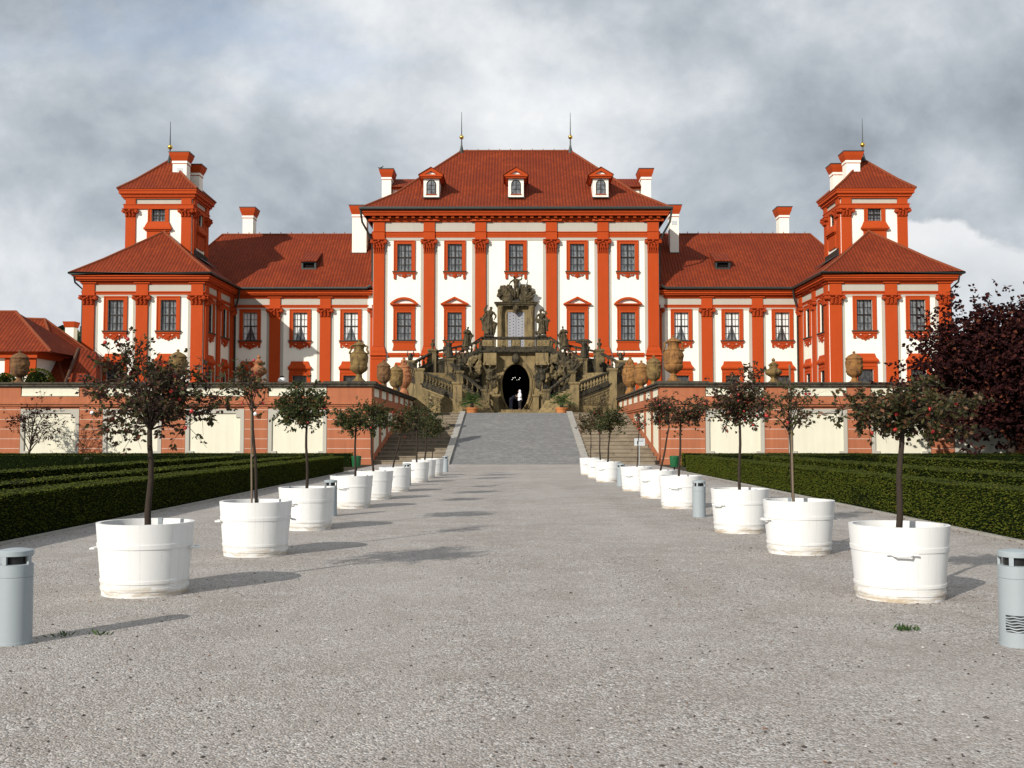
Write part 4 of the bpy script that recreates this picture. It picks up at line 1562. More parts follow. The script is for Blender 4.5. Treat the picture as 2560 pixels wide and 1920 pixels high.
def st_bust(m, c, h):
    m.lathe([(.20 * h, 0), (.20 * h, .05 * h), (.12 * h, .10 * h), (.10 * h, .26 * h), (.17 * h, .32 * h)], 12, c)
    m.ball(c + Vector((0, 0, .48 * h)), (.24 * h, .17 * h, .18 * h), 10, 8)
    m.tube([c + Vector((0, 0, .58)) * h, c + Vector((0, 0, .72)) * h], [.10 * h, .08 * h], 8)
    m.ball(c + Vector((.01, -.02, .84)) * h, (.12 * h, .14 * h, .15 * h), 10, 8)
    m.ball(c + Vector((.0, -.15, .83)) * h, (.03 * h, .04 * h, .05 * h), 6, 4)
    m.ball(c + Vector((.0, .03, .89)) * h, (.14 * h, .14 * h, .12 * h), 8, 6)


def st_blob(m, c, h):
    """dark twisted demon: crouched body, raised clawed arms"""
    m.ball(c + Vector((0, 0, .30)) * h, (.26 * h, .22 * h, .30 * h), 10, 8)
    m.ball(c + Vector((.03, -.08, .62)) * h, (.16 * h, .16 * h, .17 * h), 10, 8)
    for s in (-1, 1):
        m.tube([c + Vector((s * .15, 0, .45)) * h, c + Vector((s * .36, -.03, .62)) * h, c + Vector((s * .28, -.05, .95)) * h], [.10 * h, .08 * h, .05 * h], 7)
        for k in (-1, 0, 1): m.tube([c + Vector((s * .28, -.05, .93)) * h, c + Vector((s * .28 + k * .08, -.08, 1.06)) * h], [.035 * h, .015 * h], 5)
        m.tube([c + Vector((s * .14, -.1, .12)) * h, c + Vector((s * .22, -.2, .25)) * h, c + Vector((s * .16, -.22, 0)) * h], [.10 * h, .09 * h, .06 * h], 7)


def st_giant(m, c, h):
    """giant slumped against the wall, one arm up, head down"""
    figure(m, c, h, (((-.10, -.05, .08), (.06, -.04, .14)), ((.12, -.04, -.06), (.02, -.10, -.14))), lean=(.12, -.16), skirt=False, cloak=1, head_tilt=(.04, -.05), stride=.10, wide=1.45)
    rnd = random.Random(int(c.x * 10))
    for k in range(10): m.ball(c + Vector((rnd.uniform(-.2, .25), rnd.uniform(-.05, .1), rnd.uniform(0, .6))) * h, (.09 * h, .08 * h, .12 * h), 7, 5)


def st_atlas(m, c, h):
    figure(m, c, h * .97, (((-.09, -.02, .10), (.06, -.06, .14)), ((.13, -.02, .09), (-.02, -.05, .12))), lean=(0, -.10), skirt=False, cloak=1, head_tilt=(.02, -.06), stride=.07, wide=1.5)
    m.ball(c + Vector((.14, -.02, .26)) * h, (.12 * h, .10 * h, .16 * h), 8, 6)
    m.ball(c + Vector((-.13, .02, .12)) * h, (.12 * h, .10 * h, .14 * h), 8, 6)
    m.tube([c + Vector((-.12, -.05, .5)) * h, c + Vector((.0, -.12, .44)) * h, c + Vector((.16, -.04, .5)) * h], .07 * h, 8)


def mirfn(fn):
    def g(m, c, h):
        t = M(); fn(t, Vector((0, 0, 0)), h)
        m.add([(c.x - p[0], c.y + p[1], c.z + p[2]) for p in t.v], [f[::-1] for f in t.f])
    return g


statue((-2.32, YL + .16, 10.16), 2.60, "tall cloaked statue with raised arm on the parapet left of the palace door", st_a, plinth=.16)
statue((2.22, YL + .16, 10.16), 2.34, "robed statue with arm bent over its head on the parapet right of the palace door", st_a2, plinth=.16)
statue((-4.27, 88.2, 9.02), 1.95, "brown hunched statue on the upper stair rail left of the palace door", st_b, plinth=.2)
statue((4.17, 88.2, 9.05), 1.95, "brown slim statue on the upper stair rail right of the door, before a palace window", mirfn(st_b), plinth=.2)
statue((-5.65, 88.0, 8.25), 1.62, "dark statue with both arms up on the inner corner pier of the left stair", st_c, mat=SANDD)
statue((5.75, 88.0, 8.25), 1.62, "dark statue with arms spread wide like a yoke on the right stair's inner corner pier", st_c2, mat=SANDD)
statue((-7.36, 91.5, 9.32), .92, "small bust on the back rail of the left stair against a red pilaster", st_bust, "bust", grp=SG, name="bust", voxel=.025, disp=.01)
statue((7.36, 91.5, 9.32), .98, "small bust on the back rail of the right stair against a red pilaster", st_bust, "bust", grp=SG, name="bust", voxel=.025, disp=.01)
statue((-9.0, 88.5, 8.12), .82, "black crouching demon figure at the outer left end of the staircase", st_blob, mat=SANDD, voxel=.03)
statue((8.95, 88.5, 8.12), .86, "black crouching demon figure at the outer right end of the staircase", mirfn(st_blob), mat=SANDD, voxel=.03)
statue((-4.55, 87.45, 5.75), 2.25, "dark slumped giant under the left upper stair rail", st_giant, mat=STATUE)
statue((4.75, 87.45, 5.75), 2.25, "dark slumped giant under the right upper stair rail", mirfn(st_giant), mat=STATUE)
statue((-2.2, 87.45, 5.4), 2.35, "crouched giant holding up the landing on the left of the grotto arch", st_atlas, mat=STATUE)
statue((2.2, 87.45, 5.4), 2.35, "crouched giant holding up the landing on the right of the grotto arch", mirfn(st_atlas), mat=SANDD)
statue((-4.67, 86.6, 7.1), .95, "small dark putto on the low pier of the left stair", st_bust, "statue", mat=SANDD, voxel=.025)

# trophy sculpture over the portal
sg = empty("trophy_sculpture", (0, 97.7, zc(757)), 0, "carved stone group of warrior, shields and banners crowning the palace door", "sculpture")
zb = zc(757)
m = M()
figure(m, Vector((.05, 97.35, zb + .45)), 2.02, (((-.13, -.02, -.10), (-.06, -.06, -.12)), ((.12, -.02, .02), (.03, -.02, .20))), lean=(-.03, 0), skirt=False, head_tilt=(-.08, 0), wide=1.3)
finish(m, "figure", STATUE, sg, .03, .02, 7)
m = M()
rnd = random.Random(31)
for i in range(22): m.ball((rnd.uniform(-.62, .62), 97.62 + rnd.uniform(-.06, .1), zb + rnd.uniform(.05, 1.15)), (rnd.uniform(.14, .26), .14, rnd.uniform(.16, .30)), 7, 5)
finish(m, "drapery", STATUE, sg, .035, .05, 7, 5.0)
for s in (-1, 1):
    m = M(); m.ball((s * .62, 97.25, zb + .42), (.28, .12, .40), 12, 8); m.tube([(s * .62 + .28 * math.cos(a * PI / 8), 97.22, zb + .42 + .40 * math.sin(a * PI / 8)) for a in range(17)], .04, 6); m.build("shield", STATUE, sg, "all")
    for k, (a, ln, w) in enumerate(((.40, 1.35, .70), (.85, 1.62, .74), (1.25, 1.50, .66), (1.62, 1.30, .55))):
        a = PI / 2 - a * .92
        d = Vector((s * math.cos(a), 0, math.sin(a))); q = Vector((-d.z, 0, d.x))
        b = Vector((s * .25, 97.55 - .05 * k, zb + .35))
        e = b + d * ln
        m = M()
        tip = [e + q * w * .5 - d * .10, e + q * w * .25 + d * .02, e + d * .12, e - q * w * .2 - d * .02, e - q * w * .5 - d * .16]
        m.prism([b - q * .12, b + q * .12] + tip, (0, .09, 0))
        for t in (-.3, 0, .3): m.tube([b + q * t * .3 + Vector((0, -.02, 0)), e + q * w * t + Vector((0, -.03, 0)) - d * .15], [.03, .05], 5)
        m.build("banner", STATUE, sg)
    m = M()
    rnd = random.Random(8 + s)
    for i in range(26): m.ball((s * rnd.uniform(.75, 1.62), 97.35 + rnd.uniform(-.12, .1), zb + rnd.uniform(.05, 1.25)), (rnd.uniform(.12, .26), .15, rnd.uniform(.12, .28)), 7, 5)
    finish(m, "trophies", STATUE, sg, .035, .06, 6, s * 3.0)
# ------------------------------------------------------------------ retaining walls of the terrace
YR, ZT = 60.5, Zat(955.5, 60.5)


def ret_wall(s):
    side = "left" if s < 0 else "right"
    w = empty("retaining_wall", (s * 8.4, YR, 0), 0, f"salmon and white terrace wall with dark coping on the {side} of the ramp", "wall")
    f = ((0, YR), (1, 0), (0, -1))
    fr2 = ((s * 8.4, 0), (0, 1), (-s, 0))
    zr = lambda y: Zat(y, YR)
    c0, c1 = zr(966), ZT                               # coping
    p0 = zr(991.5)                                     # parapet panels p0..c0
    b0 = zr(1016)                                      # string band b0..p0
    t0 = zr(1022)
    X = lambda a, b: sorted((s * a, s * b))
    m = M()
    m.box(*X(8.55, 62), YR + .12, YR + .75, -.3, c0 - .002)
    m.box(*X(8.55, 9.2), YR + .75, 84.6, -.3, c0 - .002)
    m.build("wall_core", SALMON, w)
    # piers along the front: corner pier, then panels and pilasters
    piers = [(8.4, 11.0)]
    x = 11.0
    panels = []
    while x < 58:
        panels.append((x, x + 3.45)); x += 3.45
        piers.append((x, x + 1.36)); x += 1.36
    for i, (a, b) in enumerate(piers):
        m = M()
        xa, xb = X(a, b)
        fbox(m, f, xa, xb, -.12, .0, -.3, b0 - .003)
        fbox(m, f, xa, xb, -.12, .02, p0 + .003, c0 - .004)
        if i == 0:
            for q in (8.72, 9.0): pass
        pi = m.build("pier", SALMON, w)
        m = M()
        for k in range(6):
            z = zr(1024) - k * .565
            if z > 0: fbox(m, f, xa + .02, xb - .02, -.02, .006, z - .016, z + .012)
        m.build("joint_lines", JOINT, pi)
    for a, b in panels:
        xa, xb = X(a, b)
        m = M()
        fbox(m, f, xa + .02, xb - .02, -.14, -.075, .1, t0)          # inner cream field
        pn = m.build("wall_panel", CREAM, w)
        m = M()
        g = .24
        fbox(m, f, xa + .02, xa + g, -.075, .012, .1, t0); fbox(m, f, xb - g, xb - .02, -.075, .012, .1, t0)
        fbox(m, f, xa + g, xb - g, -.075, .012, t0 - .26, t0); fbox(m, f, xa + g, xb - g, -.075, .012, .1, .50)
        for (qa, qb) in ((xa + g, xa + g + .26), (xb - g - .26, xb - g)):
            fbox(m, f, qa, qb, -.075, .0118, t0 - .50, t0 - .26); fbox(m, f, qa, qb, -.075, .0118, .50, .80)
        m.build("panel_border", GREY, pn)
        m = M()
        fbox(m, f, xa + .05, xb - .05, -.12, -.02, p0 + .03, c0 - .02)
        pa = m.build("parapet_panel", CREAM, w)
        m = M(); fbox(m, f, xa + .05, xb - .05, -.02, .01, p0 + .03, p0 + .13); fbox(m, f, xb - .16, xb - .05, -.02, .0098, p0 + .13, c0 - .02); m.build("panel_border", CREAM, pa)
    m = M()
    xa, xb = X(8.38, 60)
    fbox(m, f, xa, xb, -.14, .06, b0, b0 + .12); fbox(m, f, xa, xb, -.14, .14, b0 + .12, b0 + .26); fbox(m, f, xa, xb, -.14, .04, b0 + .26, p0)
    # return wall along the stairs
    fbox(m, fr2, YR, 84.8, -.14, .06, b0, b0 + .12); fbox(m, fr2, YR, 84.8, -.14, .12, b0 + .12, b0 + .26); fbox(m, fr2, YR, 84.8, -.14, .038, b0 + .26, p0)
    m.build("string_course", SALMON, w)
    m = M()
    fbox(m, fr2, YR + .1, 84.6, -.15, -.03, -.3, b0)
    for k in range(8):
        y = YR + .02 + k * 3.45
        fbox(m, fr2, y, y + .95, -.14, .02, p0 + .002, c0 - .003)
        fbox(m, fr2, y, y + .95, -.14, .0, -.3, b0 - .002)
    m.build("return_pier", SALMON, w)
    for k in range(7):
        y0, y1 = YR + 1.0 + k * 3.45, YR + 3.43 + k * 3.45
        m = M(); fbox(m, fr2, y0 + .08, y1 - .08, -.12, -.012, p0 + .05, c0 - .05); m.build("parapet_panel", CREAM, w)
        # lower panels follow the slope of the steps
        za, zb = max(.0, (y0 - 61) * .1816) + .55, max(0, (y1 - 61) * .1816) + .55
        if zb < b0 - .4:
            m = M()
            m.prism([fp(fr2, y0 + .15, -.04, za), fp(fr2, y1 - .15, -.04, zb), fp(fr2, y1 - .15, -.04, b0 - .18), fp(fr2, y0 + .15, -.04, b0 - .18)], (-s * .035, 0, 0))
            m.build("wall_panel", CREAM, w)
    m = M()
    fbox(m, f, *X(8.22, 62), -.9, .18, c0, c1 - .10); fbox(m, f, *X(8.14, 62), -.98, .26, c1 - .10, c1 - .012)
    fbox(m, fr2, YR + .9, 85.0, -.9, .18, c0 - .002, c1 - .102); fbox(m, fr2, YR + .98, 85.0, -.98, .26, c1 - .104, c1 - .014)
    fbox(m, f, *X(8.16, 11.2), -1.0, .24, c1 - .012, c1 + .055)
    m.build("coping", COPING, w)
    return w


for s in (-1, 1): ret_wall(s)

# ------------------------------------------------------------------ ground, terrace, ramp and side steps


def structure(m, name, mat, label=None, smooth=False):
    o = m.build(name, mat, None, smooth)
    o["kind"] = "structure"
    if label: o["label"] = label
    return o


m = M()
gx = [-400, -60, -30, -12, -6, 0, 6, 12, 30, 60, 400]
gy = [-60, 0, 6, 12, 20, 30, 45, 62, 90, 160, 600]
vs = [(x, y, 0) for y in gy for x in gx]
m.add(vs, [(j * 11 + i, j * 11 + i + 1, (j + 1) * 11 + i + 1, (j + 1) * 11 + i) for j in range(10) for i in range(10)])
structure(m, "ground", GRAVEL, "wide pale gravel forecourt between the rows of tubs")
m = M()
lawn = flat("dark_garden_soil", (.05, .042, .028), .95, .1, 0, .5, 8)
for s in (-1, 1):
    x0, x1 = sorted((s * 8.05, s * 60))
    m.add([(x0, -40, .004), (x1, -40, .004), (x1, YR, .004), (x0, YR, .004)], [(0, 1, 2, 3)])
structure(m, "garden_bed", lawn, "dark earth beds of the parterre behind the front hedges")
m = M()
for s in (-1, 1):
    x0, x1 = sorted((s * 9.2, s * 70))
    m.box(x0, x1, YR + .75, 200, -.3, TER)
m.box(-9.2, 9.2, 80.05, 200, -.3, TER - .004)
structure(m, "terrace", STEP, "raised stone terrace in front of the palace")
RX, KX = 3.90, 4.32
m = M()
m.prism([(-RX, 61.0, -.1), (-RX, 61.0, .012), (-RX, 80.1, TER + .012), (-RX, 80.1, -.1)], (2 * RX, 0, 0))
structure(m, "ramp", SETTS, "sloping ramp of grey stone setts leading up to the terrace")
for s in (-1, 1):
    m = M()
    a, b = sorted((s * RX, s * KX))
    m.prism([(a, 60.9, -.1), (a, 60.9, .14), (a, 80.1, TER + .14), (a, 80.3, TER + .14), (a, 80.3, -.1)], (b - a, 0, 0))
    structure(m, "ramp_kerb", KERB)
    m = M()
    k = 15
    x0, x1 = sorted((s * KX, s * 8.40))
    for i in range(k):
        y = 61.2 + (80 - 61.2) * i / k
        y2 = 61.2 + (80 - 61.2) * (i + 1) / k
        z = TER * (i + 1) / k
        m.box(x0, x1, y, 80.04, TER * i / k - .01 if i else -.1, z - .05)
        m.box(x0, x1, y - .05, y2 + .1, z - .05, z)
    structure(m, "side_steps", STEP, f"broad worn stone steps on the {'left' if s < 0 else 'right'} of the ramp")

# hill with woods far behind on the left
hm = M()
nx, ny = 30, 10
vs = []
for j in range(ny + 1):
    for i in range(nx + 1):
        x = -230 + 200 * i / nx; y = 190 + 120 * j / ny
        t = j / ny
        vs.append((x, y, TER + (24 + 6 * noise.noise(Vector((x * .02, y * .02, 0)))) * math.sin(min(1, t * 1.25) * PI / 2) * (1 - .45 * max(0, (x + 80) / 50)) + noise.noise(Vector((x * .1, y * .1, 3))) * 1.0))
hm.add(vs, [(j * (nx + 1) + i, j * (nx + 1) + i + 1, (j + 1) * (nx + 1) + i + 1, (j + 1) * (nx + 1) + i) for j in range(ny) for i in range(nx)])
structure(hm, "hill", flat("hill_scrub", (.05, .065, .025), .95, .1, 0, .5, .4), None, "all")


def leafq(m, p, n, size, rnd, asp=.55, fold=.18):
    """one pointed leaf: 4 corners, folded along its midrib"""
    d = Vector(n).normalized()
    a = Vector((rnd.uniform(-1, 1), rnd.uniform(-1, 1), rnd.uniform(-1, 1)))
    x = d.cross(a)
    if x.length < 1e-3: x = Vector((1, 0, 0))
    x.normalize()
    u = x.cross(d)
    L, W = size, size * asp * .5
    o = len(m.v)
    q = p + d * L * .5
    m.v += [tuple(p), tuple(q + x * W + u * fold * W), tuple(p + d * L), tuple(q - x * W + u * fold * W)]
    m.f.append((o, o + 1, o + 2, o + 3)); m.mi.append(m.cur)


rnd = random.Random(77)
m = M()
for i in range(9000):
    x = rnd.uniform(-200, -40); y = rnd.uniform(205, 290)
    j = (y - 190) / 120
    z = TER + 24 * math.sin(min(1, j * 1.25) * PI / 2) * (1 - .45 * max(0, (x + 80) / 50))
    cl = noise.noise(Vector((x * .16, y * .16, 1)))
    p = Vector((x + rnd.gauss(0, .8), y, z + rnd.uniform(-.5, 2.4) * (.7 + cl)))
    leafq(m, p, (rnd.uniform(-1, 1), rnd.uniform(-1, .2), rnd.uniform(-.2, 1)), rnd.uniform(1.2, 2.6), rnd, .8)
tag(m.build("wood", LEAF["wood"], None, False, False), "dark green wood on the far hill behind the red roofed outbuilding", "wood", None, "stuff")

# ------------------------------------------------------------------ urns on the terrace wall


def urn(loc, h, r, style, mat, label, seed=0, grp="stone urns along the terrace wall"):
    u = empty("garden_urn", loc, 0, label, "urn", grp)
    rnd = random.Random(seed)
    k = lambda f: f * h
    prof = {
        "tall": [(.62, 0), (.62, .035), (.56, .05), (.40, .085), (.34, .12), (.36, .135), (.30, .15), (.30, .17), (.55, .21), (.82, .25), (.97, .30), (1.0, .345), (.93, .36), (.93, .375), (.96, .39), (1.0, .50), (1.03, .58), (.98, .63), (.90, .66), (.95, .675), (.80, .69), (.62, .72), (.55, .78), (.62, .83), (.70, .85)],
        "barrel": [(.60, 0), (.60, .03), (.50, .05), (.36, .09), (.30, .15), (.36, .17), (.55, .20), (.80, .25), (.92, .33), (.93, .35), (.98, .355), (.98, .375), (.93, .38), (1.0, .50), (1.0, .66), (.93, .72), (.97, .725), (.97, .75)],
        "vase": [(.66, 0), (.66, .05), (.58, .10), (.42, .16), (.40, .19), (.50, .21), (.76, .28), (.95, .36), (.93, .38), (1.0, .45), (1.0, .55), (.93, .66), (.80, .70), (.86, .71), (.86, .735)],
        "squat": [(.60, 0), (.60, .05), (.48, .08), (.36, .14), (.34, .20), (.50, .25), (.85, .32), (1.0, .40), (.95, .48), (.70, .54), (.50, .58), (.48, .64), (.62, .70), (.66, .72), (.50, .74)],
    }[style]
    lo, hi = {"tall": (.20, .36), "barrel": (.18, .35), "vase": (.20, .38), "squat": (.25, .50)}[style]

    def rf(q, i, rr):
        z = prof[i][1]
        if lo <= z <= hi: return rr * (1 + .055 * abs(math.sin(7 * q)) - .03)
        return rr
    # refine the body for carved relief
    P2 = []
    for a, b in zip(prof, prof[1:]):
        n = max(1, int((b[1] - a[1]) * h / .05))
        P2 += [(a[0] + (b[0] - a[0]) * i / n, a[1] + (b[1] - a[1]) * i / n) for i in range(n)]
    P2.append(prof[-1]); prof = P2
    m = M()
    b0, b1 = {"tall": (.39, .64), "barrel": (.39, .71), "vase": (.39, .66), "squat": (2, 3)}[style]

    def rf2(q, i, rr):
        z = prof[i][1]
        v = rf(q, i, rr)
        if b0 <= z <= b1:
            g = noise.noise(Vector((math.cos(q) * 2.6, math.sin(q) * 2.6, z * h * 4.2 + seed * 3.1))) + .6 * noise.noise(Vector((math.cos(q) * 6, math.sin(q) * 6, z * h * 9 + seed)))
            v = rr * (1 + .12 * g)
        return v
    m.lathe([(a * r, z * h) for a, z in prof], 44, loc, lambda q, i, rr: rf2(q, i, prof[i][0]) * r)
    w = .64 * r
    m.box(loc[0] - w, loc[0] + w, loc[1] - w, loc[1] + w, loc[2] - .02, loc[2] + .03 * h)
    m.build("body", mat, u, 50)
    m = M()
    zt_ = prof[-1][1]
    if style == "tall":
        lid = [(.72, zt_), (.78, zt_ + .01), (.60, zt_ + .05), (.30, zt_ + .085), (.14, zt_ + .10), (.10, zt_ + .115), (.16, zt_ + .13), (.12, zt_ + .15), (.02, 1)]
    elif style == "squat":
        lid = [(.45, zt_), (.50, zt_ + .02), (.30, .80), (.16, .84), (.14, .86), (.24, .90), (.20, .94), (.03, 1)]
    elif style == "vase":
        lid = [(.84, zt_), (.80, zt_ + .03), (.42, .78), (.36, .80), (.44, .85), (.38, .90), (.20, .93), (.16, .94), (.20, .965), (.03, 1)]
    else:
        lid = [(1.02, zt_), (1.02, zt_ + .012), (.92, zt_ + .04), (.70, zt_ + .10), (.36, zt_ + .15), (.16, zt_ + .17), (.13, zt_ + .185), (.19, zt_ + .21), (.14, zt_ + .235), (.02, 1)]
    m.lathe([(a * r, z * h) for a, z in lid], 32, loc)
    m.build("lid", mat, u, 50)
    if style == "tall":
        for s in (-1, 1):
            m = M()
            pts = [(s * .92, .655), (s * 1.06, .68), (s * .98, .72), (s * .86, .76), (s * .98, .82), (s * .84, .845), (s * .66, .83)]
            m.tube([(loc[0] + x * r, loc[1] - .03, loc[2] + z * h) for x, z in pts], [.07, .075, .06, .05, .06, .055, .05], 7)
            m.build("handle", mat, u, "all")
    if style == "vase":                                # carved fruit and figures heaped on the lid
        m = M()
        for i in range(14):
            a = rnd.random() * 2 * PI
            m.ball((loc[0] + math.cos(a) * r * rnd.uniform(.1, .5), loc[1] + math.sin(a) * r * .5, loc[2] + h * rnd.uniform(.74, .88)), rnd.uniform(.08, .14), 8, 6)
        finish(m, "carved_finial", mat, u, .025, .03, 9, seed)
    return u


def on_wall(px, Y): return P(px, 955, Y).x


ZC = ZT
urn((on_wall(48, YR + .4), YR + .4, ZC - .01), 1.92, .52, "barrel", TERRA[3], "brown domed urn at the far left end of the terrace wall before the outbuilding", 1)
urn((on_wall(444, YR + .4), YR + .4, ZC - .01), 1.98, .52, "barrel", TERRA[1], "brown domed urn behind the nearest left tree on the terrace wall", 2)
urn((on_wall(646, YR + .4), YR + .4, ZC - .01), 1.66, .50, "squat", TERRA[2], "small pinkish urn on the left terrace wall behind the staked bare tree", 3)
urn((on_wall(897, YR + .4), YR + .4, ZC + .055), 2.48, .52, "tall", TERRA[1], "tall two handled olive urn on the left corner of the terrace wall", 4)
urn((-8.62, 67.6, ZC - .015), 1.88, .45, "barrel", TERRA[3], "domed urn next to the two handled one on the left return wall", 5)
urn((-8.62, 74.6, ZC - .015), 2.1, .50, "barrel", TERRA[1], "olive brown lidded urn in the middle of the left return wall", 6)
urn((-8.62, 79.8, ZC - .015), 3.0, .58, "vase", TERRA[2], "pinkish carved vase topped with a figure at the back of the left return wall", 7)
urn((8.62, 78.4, ZC - .015), 2.9, .60, "vase", TERRA[0], "orange carved vase with finial at the back of the right return wall", 8)
urn((8.62, 71.4, ZC - .015), 2.1, .50, "barrel", TERRA[0], "ochre lidded urn in the middle of the right return wall", 9)
urn((8.62, 65.0, ZC - .015), 1.95, .46, "barrel", TERRA[1], "pale domed urn next to the tall one on the right return wall", 10)
urn((on_wall(1684, YR + .4), YR + .4, ZC + .055), 2.72, .56, "tall", TERRA[0], "tall orange two handled urn on the right corner of the terrace wall", 11)
urn((on_wall(1934, YR + .4), YR + .4, ZC - .01), 1.46, .48, "squat", TERRA[1], "small squat urn with bud finial on the right terrace wall", 12)
urn((on_wall(2136, YR + .4), YR + .4, ZC - .01), 1.86, .49, "barrel", TERRA[0], "ochre domed urn on the right terrace wall behind the nearest right tree", 13)

# globe lamps
for (px, py), lab in (((230.6, 1032), "white globe lamp on a wall pier behind the nearest left tree"), ((637.6, 1035), "white globe lamp on a wall pier beside the thin staked tree")):
    p = P(px, py, YR - .22)
    o = empty("wall_lamp", p, 0, lab, "lamp", "globe lamps of the terrace wall")
    m = M(); m.ball(p, .13, 14, 10); m.build("globe", LAMPW, o, "all")
    m = M(); m.tube([p + Vector((0, .08, -.02)), p + Vector((0, .24, -.04))], .05, 8); m.build("bracket", SOOTIRON, o)
p = P(704.7, 951, YR + 1.6)
o = empty("terrace_lamp", (p.x, p.y, TER), 0, "white dome lamp standing behind the left terrace wall", "lamp", "globe lamps of the terrace wall")
m = M(); m.ball(p, (.24, .24, .20), 14, 10); m.build("globe", LAMPW, o, "all")
m = M(); m.tube([(p.x, p.y, TER), (p.x, p.y, p.z - .1)], .06, 8); m.tube([(p.x, p.y, p.z + .15), (p.x, p.y, p.z + .27)], .12, 8); m.build("post", BLACK, o)
# ------------------------------------------------------------------ hedges
def leaff(m, p, n, size, rnd, asp):
    """a clipped leaf lying roughly in the cut surface with normal n"""
    nn = (n + Vector((rnd.gauss(0, .16), rnd.gauss(0, .16), rnd.gauss(0, .16)))).normalized()
    x = nn.cross(Vector((rnd.uniform(-1, 1), rnd.uniform(-1, 1), rnd.uniform(-1, 1))))
    if x.length < 1e-3: return
    x.normalize(); y = nn.cross(x)
    L, W = size * .5, size * asp * .5
    o = len(m.v)
    m.v += [tuple(p - x * L), tuple(p + y * W), tuple(p + x * L), tuple(p - y * W)]
    m.f.append((o, o + 1, o + 2, o + 3)); m.mi.append(m.cur)


def hedge(x0, x1, y0, y1, h, dens, ls, label, seed):
    if x0 > x1: x0, x1 = x1, x0
    o = empty("clipped_hedge", ((x0 + x1) / 2, (y0 + y1) / 2, 0), 0, label, "hedge", "clipped hedges of the parterre")
    rnd = random.Random(seed)
    m = M()
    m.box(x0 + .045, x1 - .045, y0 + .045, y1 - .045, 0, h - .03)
    m.build("stems", HEDGESHADE, o)  # one solid box; its near-black colour stands for shade between the shoots
    m = M()
    w, l = x1 - x0, y1 - y0

    def wob(x, y, z): return .035 * noise.noise(Vector((x * .9, y * .9, z * 2 + seed))) + .012 * noise.noise(Vector((x * 6, y * 6, z * 6)))
    sides = [((x0, y0, h), (w, 0, 0), (0, l, 0), (0, 0, 1), 1.3), ((x0, y0, 0), (0, l, 0), (0, 0, h), (-1, 0, 0), 1), ((x1, y0, 0), (0, l, 0), (0, 0, h), (1, 0, 0), 1),
             ((x0, y0, 0), (w, 0, 0), (0, 0, h), (0, -1, 0), 1), ((x0, y1, 0), (w, 0, 0), (0, 0, h), (0, 1, 0), .5)]
    for p, u, v, n, k in sides:
        p, u, v, n = Vector(p), Vector(u), Vector(v), Vector(n)
        far_side = n.x * (1 if x0 > 0 else -1) > .5 or n.y > .5
        c = int(u.length * v.length * dens * k * (.25 if far_side else 1.5 if n.z > .5 else .8))
        for i in range(c):
            q = p + u * rnd.random() + v * rnd.random()
            if n.z == 0 and q.z < .06 and rnd.random() < .6: continue
            q = q + n * (wob(*q) - rnd.random() * .05)
            if n.z > .5: leaff(m, q, n, ls * rnd.uniform(.7, 1.3), rnd, .75)
            else: leafq(m, q - n * ls * .5, n + Vector((rnd.gauss(0, .32), rnd.gauss(0, .32), rnd.gauss(.15, .32))), ls * rnd.uniform(.9, 1.7), rnd, .5, .1)
    m.build("foliage", LEAF["hedge"], o, False, False)
    return o


hedge(-7.85, -8.65, 4, 47.6, .74, 1500, .030, "long clipped hedge along the gravel behind the left row of tubs", 1)
hedge(-9.7, -10.5, 12, 47.6, .74, 600, .042, "second low hedge just behind the front hedge on the left", 2)
hedge(-12.9, -13.8, 14, 47.6, .74, 420, .050, "third low hedge from the path on the left", 3)
hedge(-9.0, -45, 50.6, 51.6, .74, 260, .06, "cross hedge running sideways before the left terrace wall", 4)
hedge(-8.9, -45, 55.8, 57.0, .74, 230, .065, "farthest left cross hedge at the foot of the terrace wall", 5)
hedge(7.85, 8.65, 4, 48.4, .78, 1500, .030, "long clipped hedge along the gravel behind the right row of tubs", 6)
hedge(11.0, 12.3, 14, 48.4, .76, 600, .042, "second low hedge behind the front hedge on the right", 7)
hedge(16.8, 18.2, 18, 48.4, .74, 360, .052, "third low hedge from the path on the right", 8)
hedge(9.2, 45, 50.8, 51.9, .74, 260, .06, "cross hedge running sideways before the right terrace wall", 9)
hedge(9.0, 45, 55.8, 57.0, .74, 230, .065, "farthest right cross hedge at the foot of the terrace wall", 10)
for s in (-1, 1):
    x0, x1 = sorted((s * 7.70, s * 7.80))
    o = empty("stone_edging", ((x0 + x1) / 2, 29, 0), 0, f"low stone edging strip at the foot of the {'left' if s < 0 else 'right'} front hedge", "edging")
    m = M()
    y = 10
    while y < 48:
        m.box(x0, x1, y, y + .985, 0, .035 + .015 * noise.noise(Vector((y, s, 0)))); y += 1.0
    m.build("kerb_stones", KERB, o)

# ------------------------------------------------------------------ tubs
TR, TB, TH = .49, .425, .735


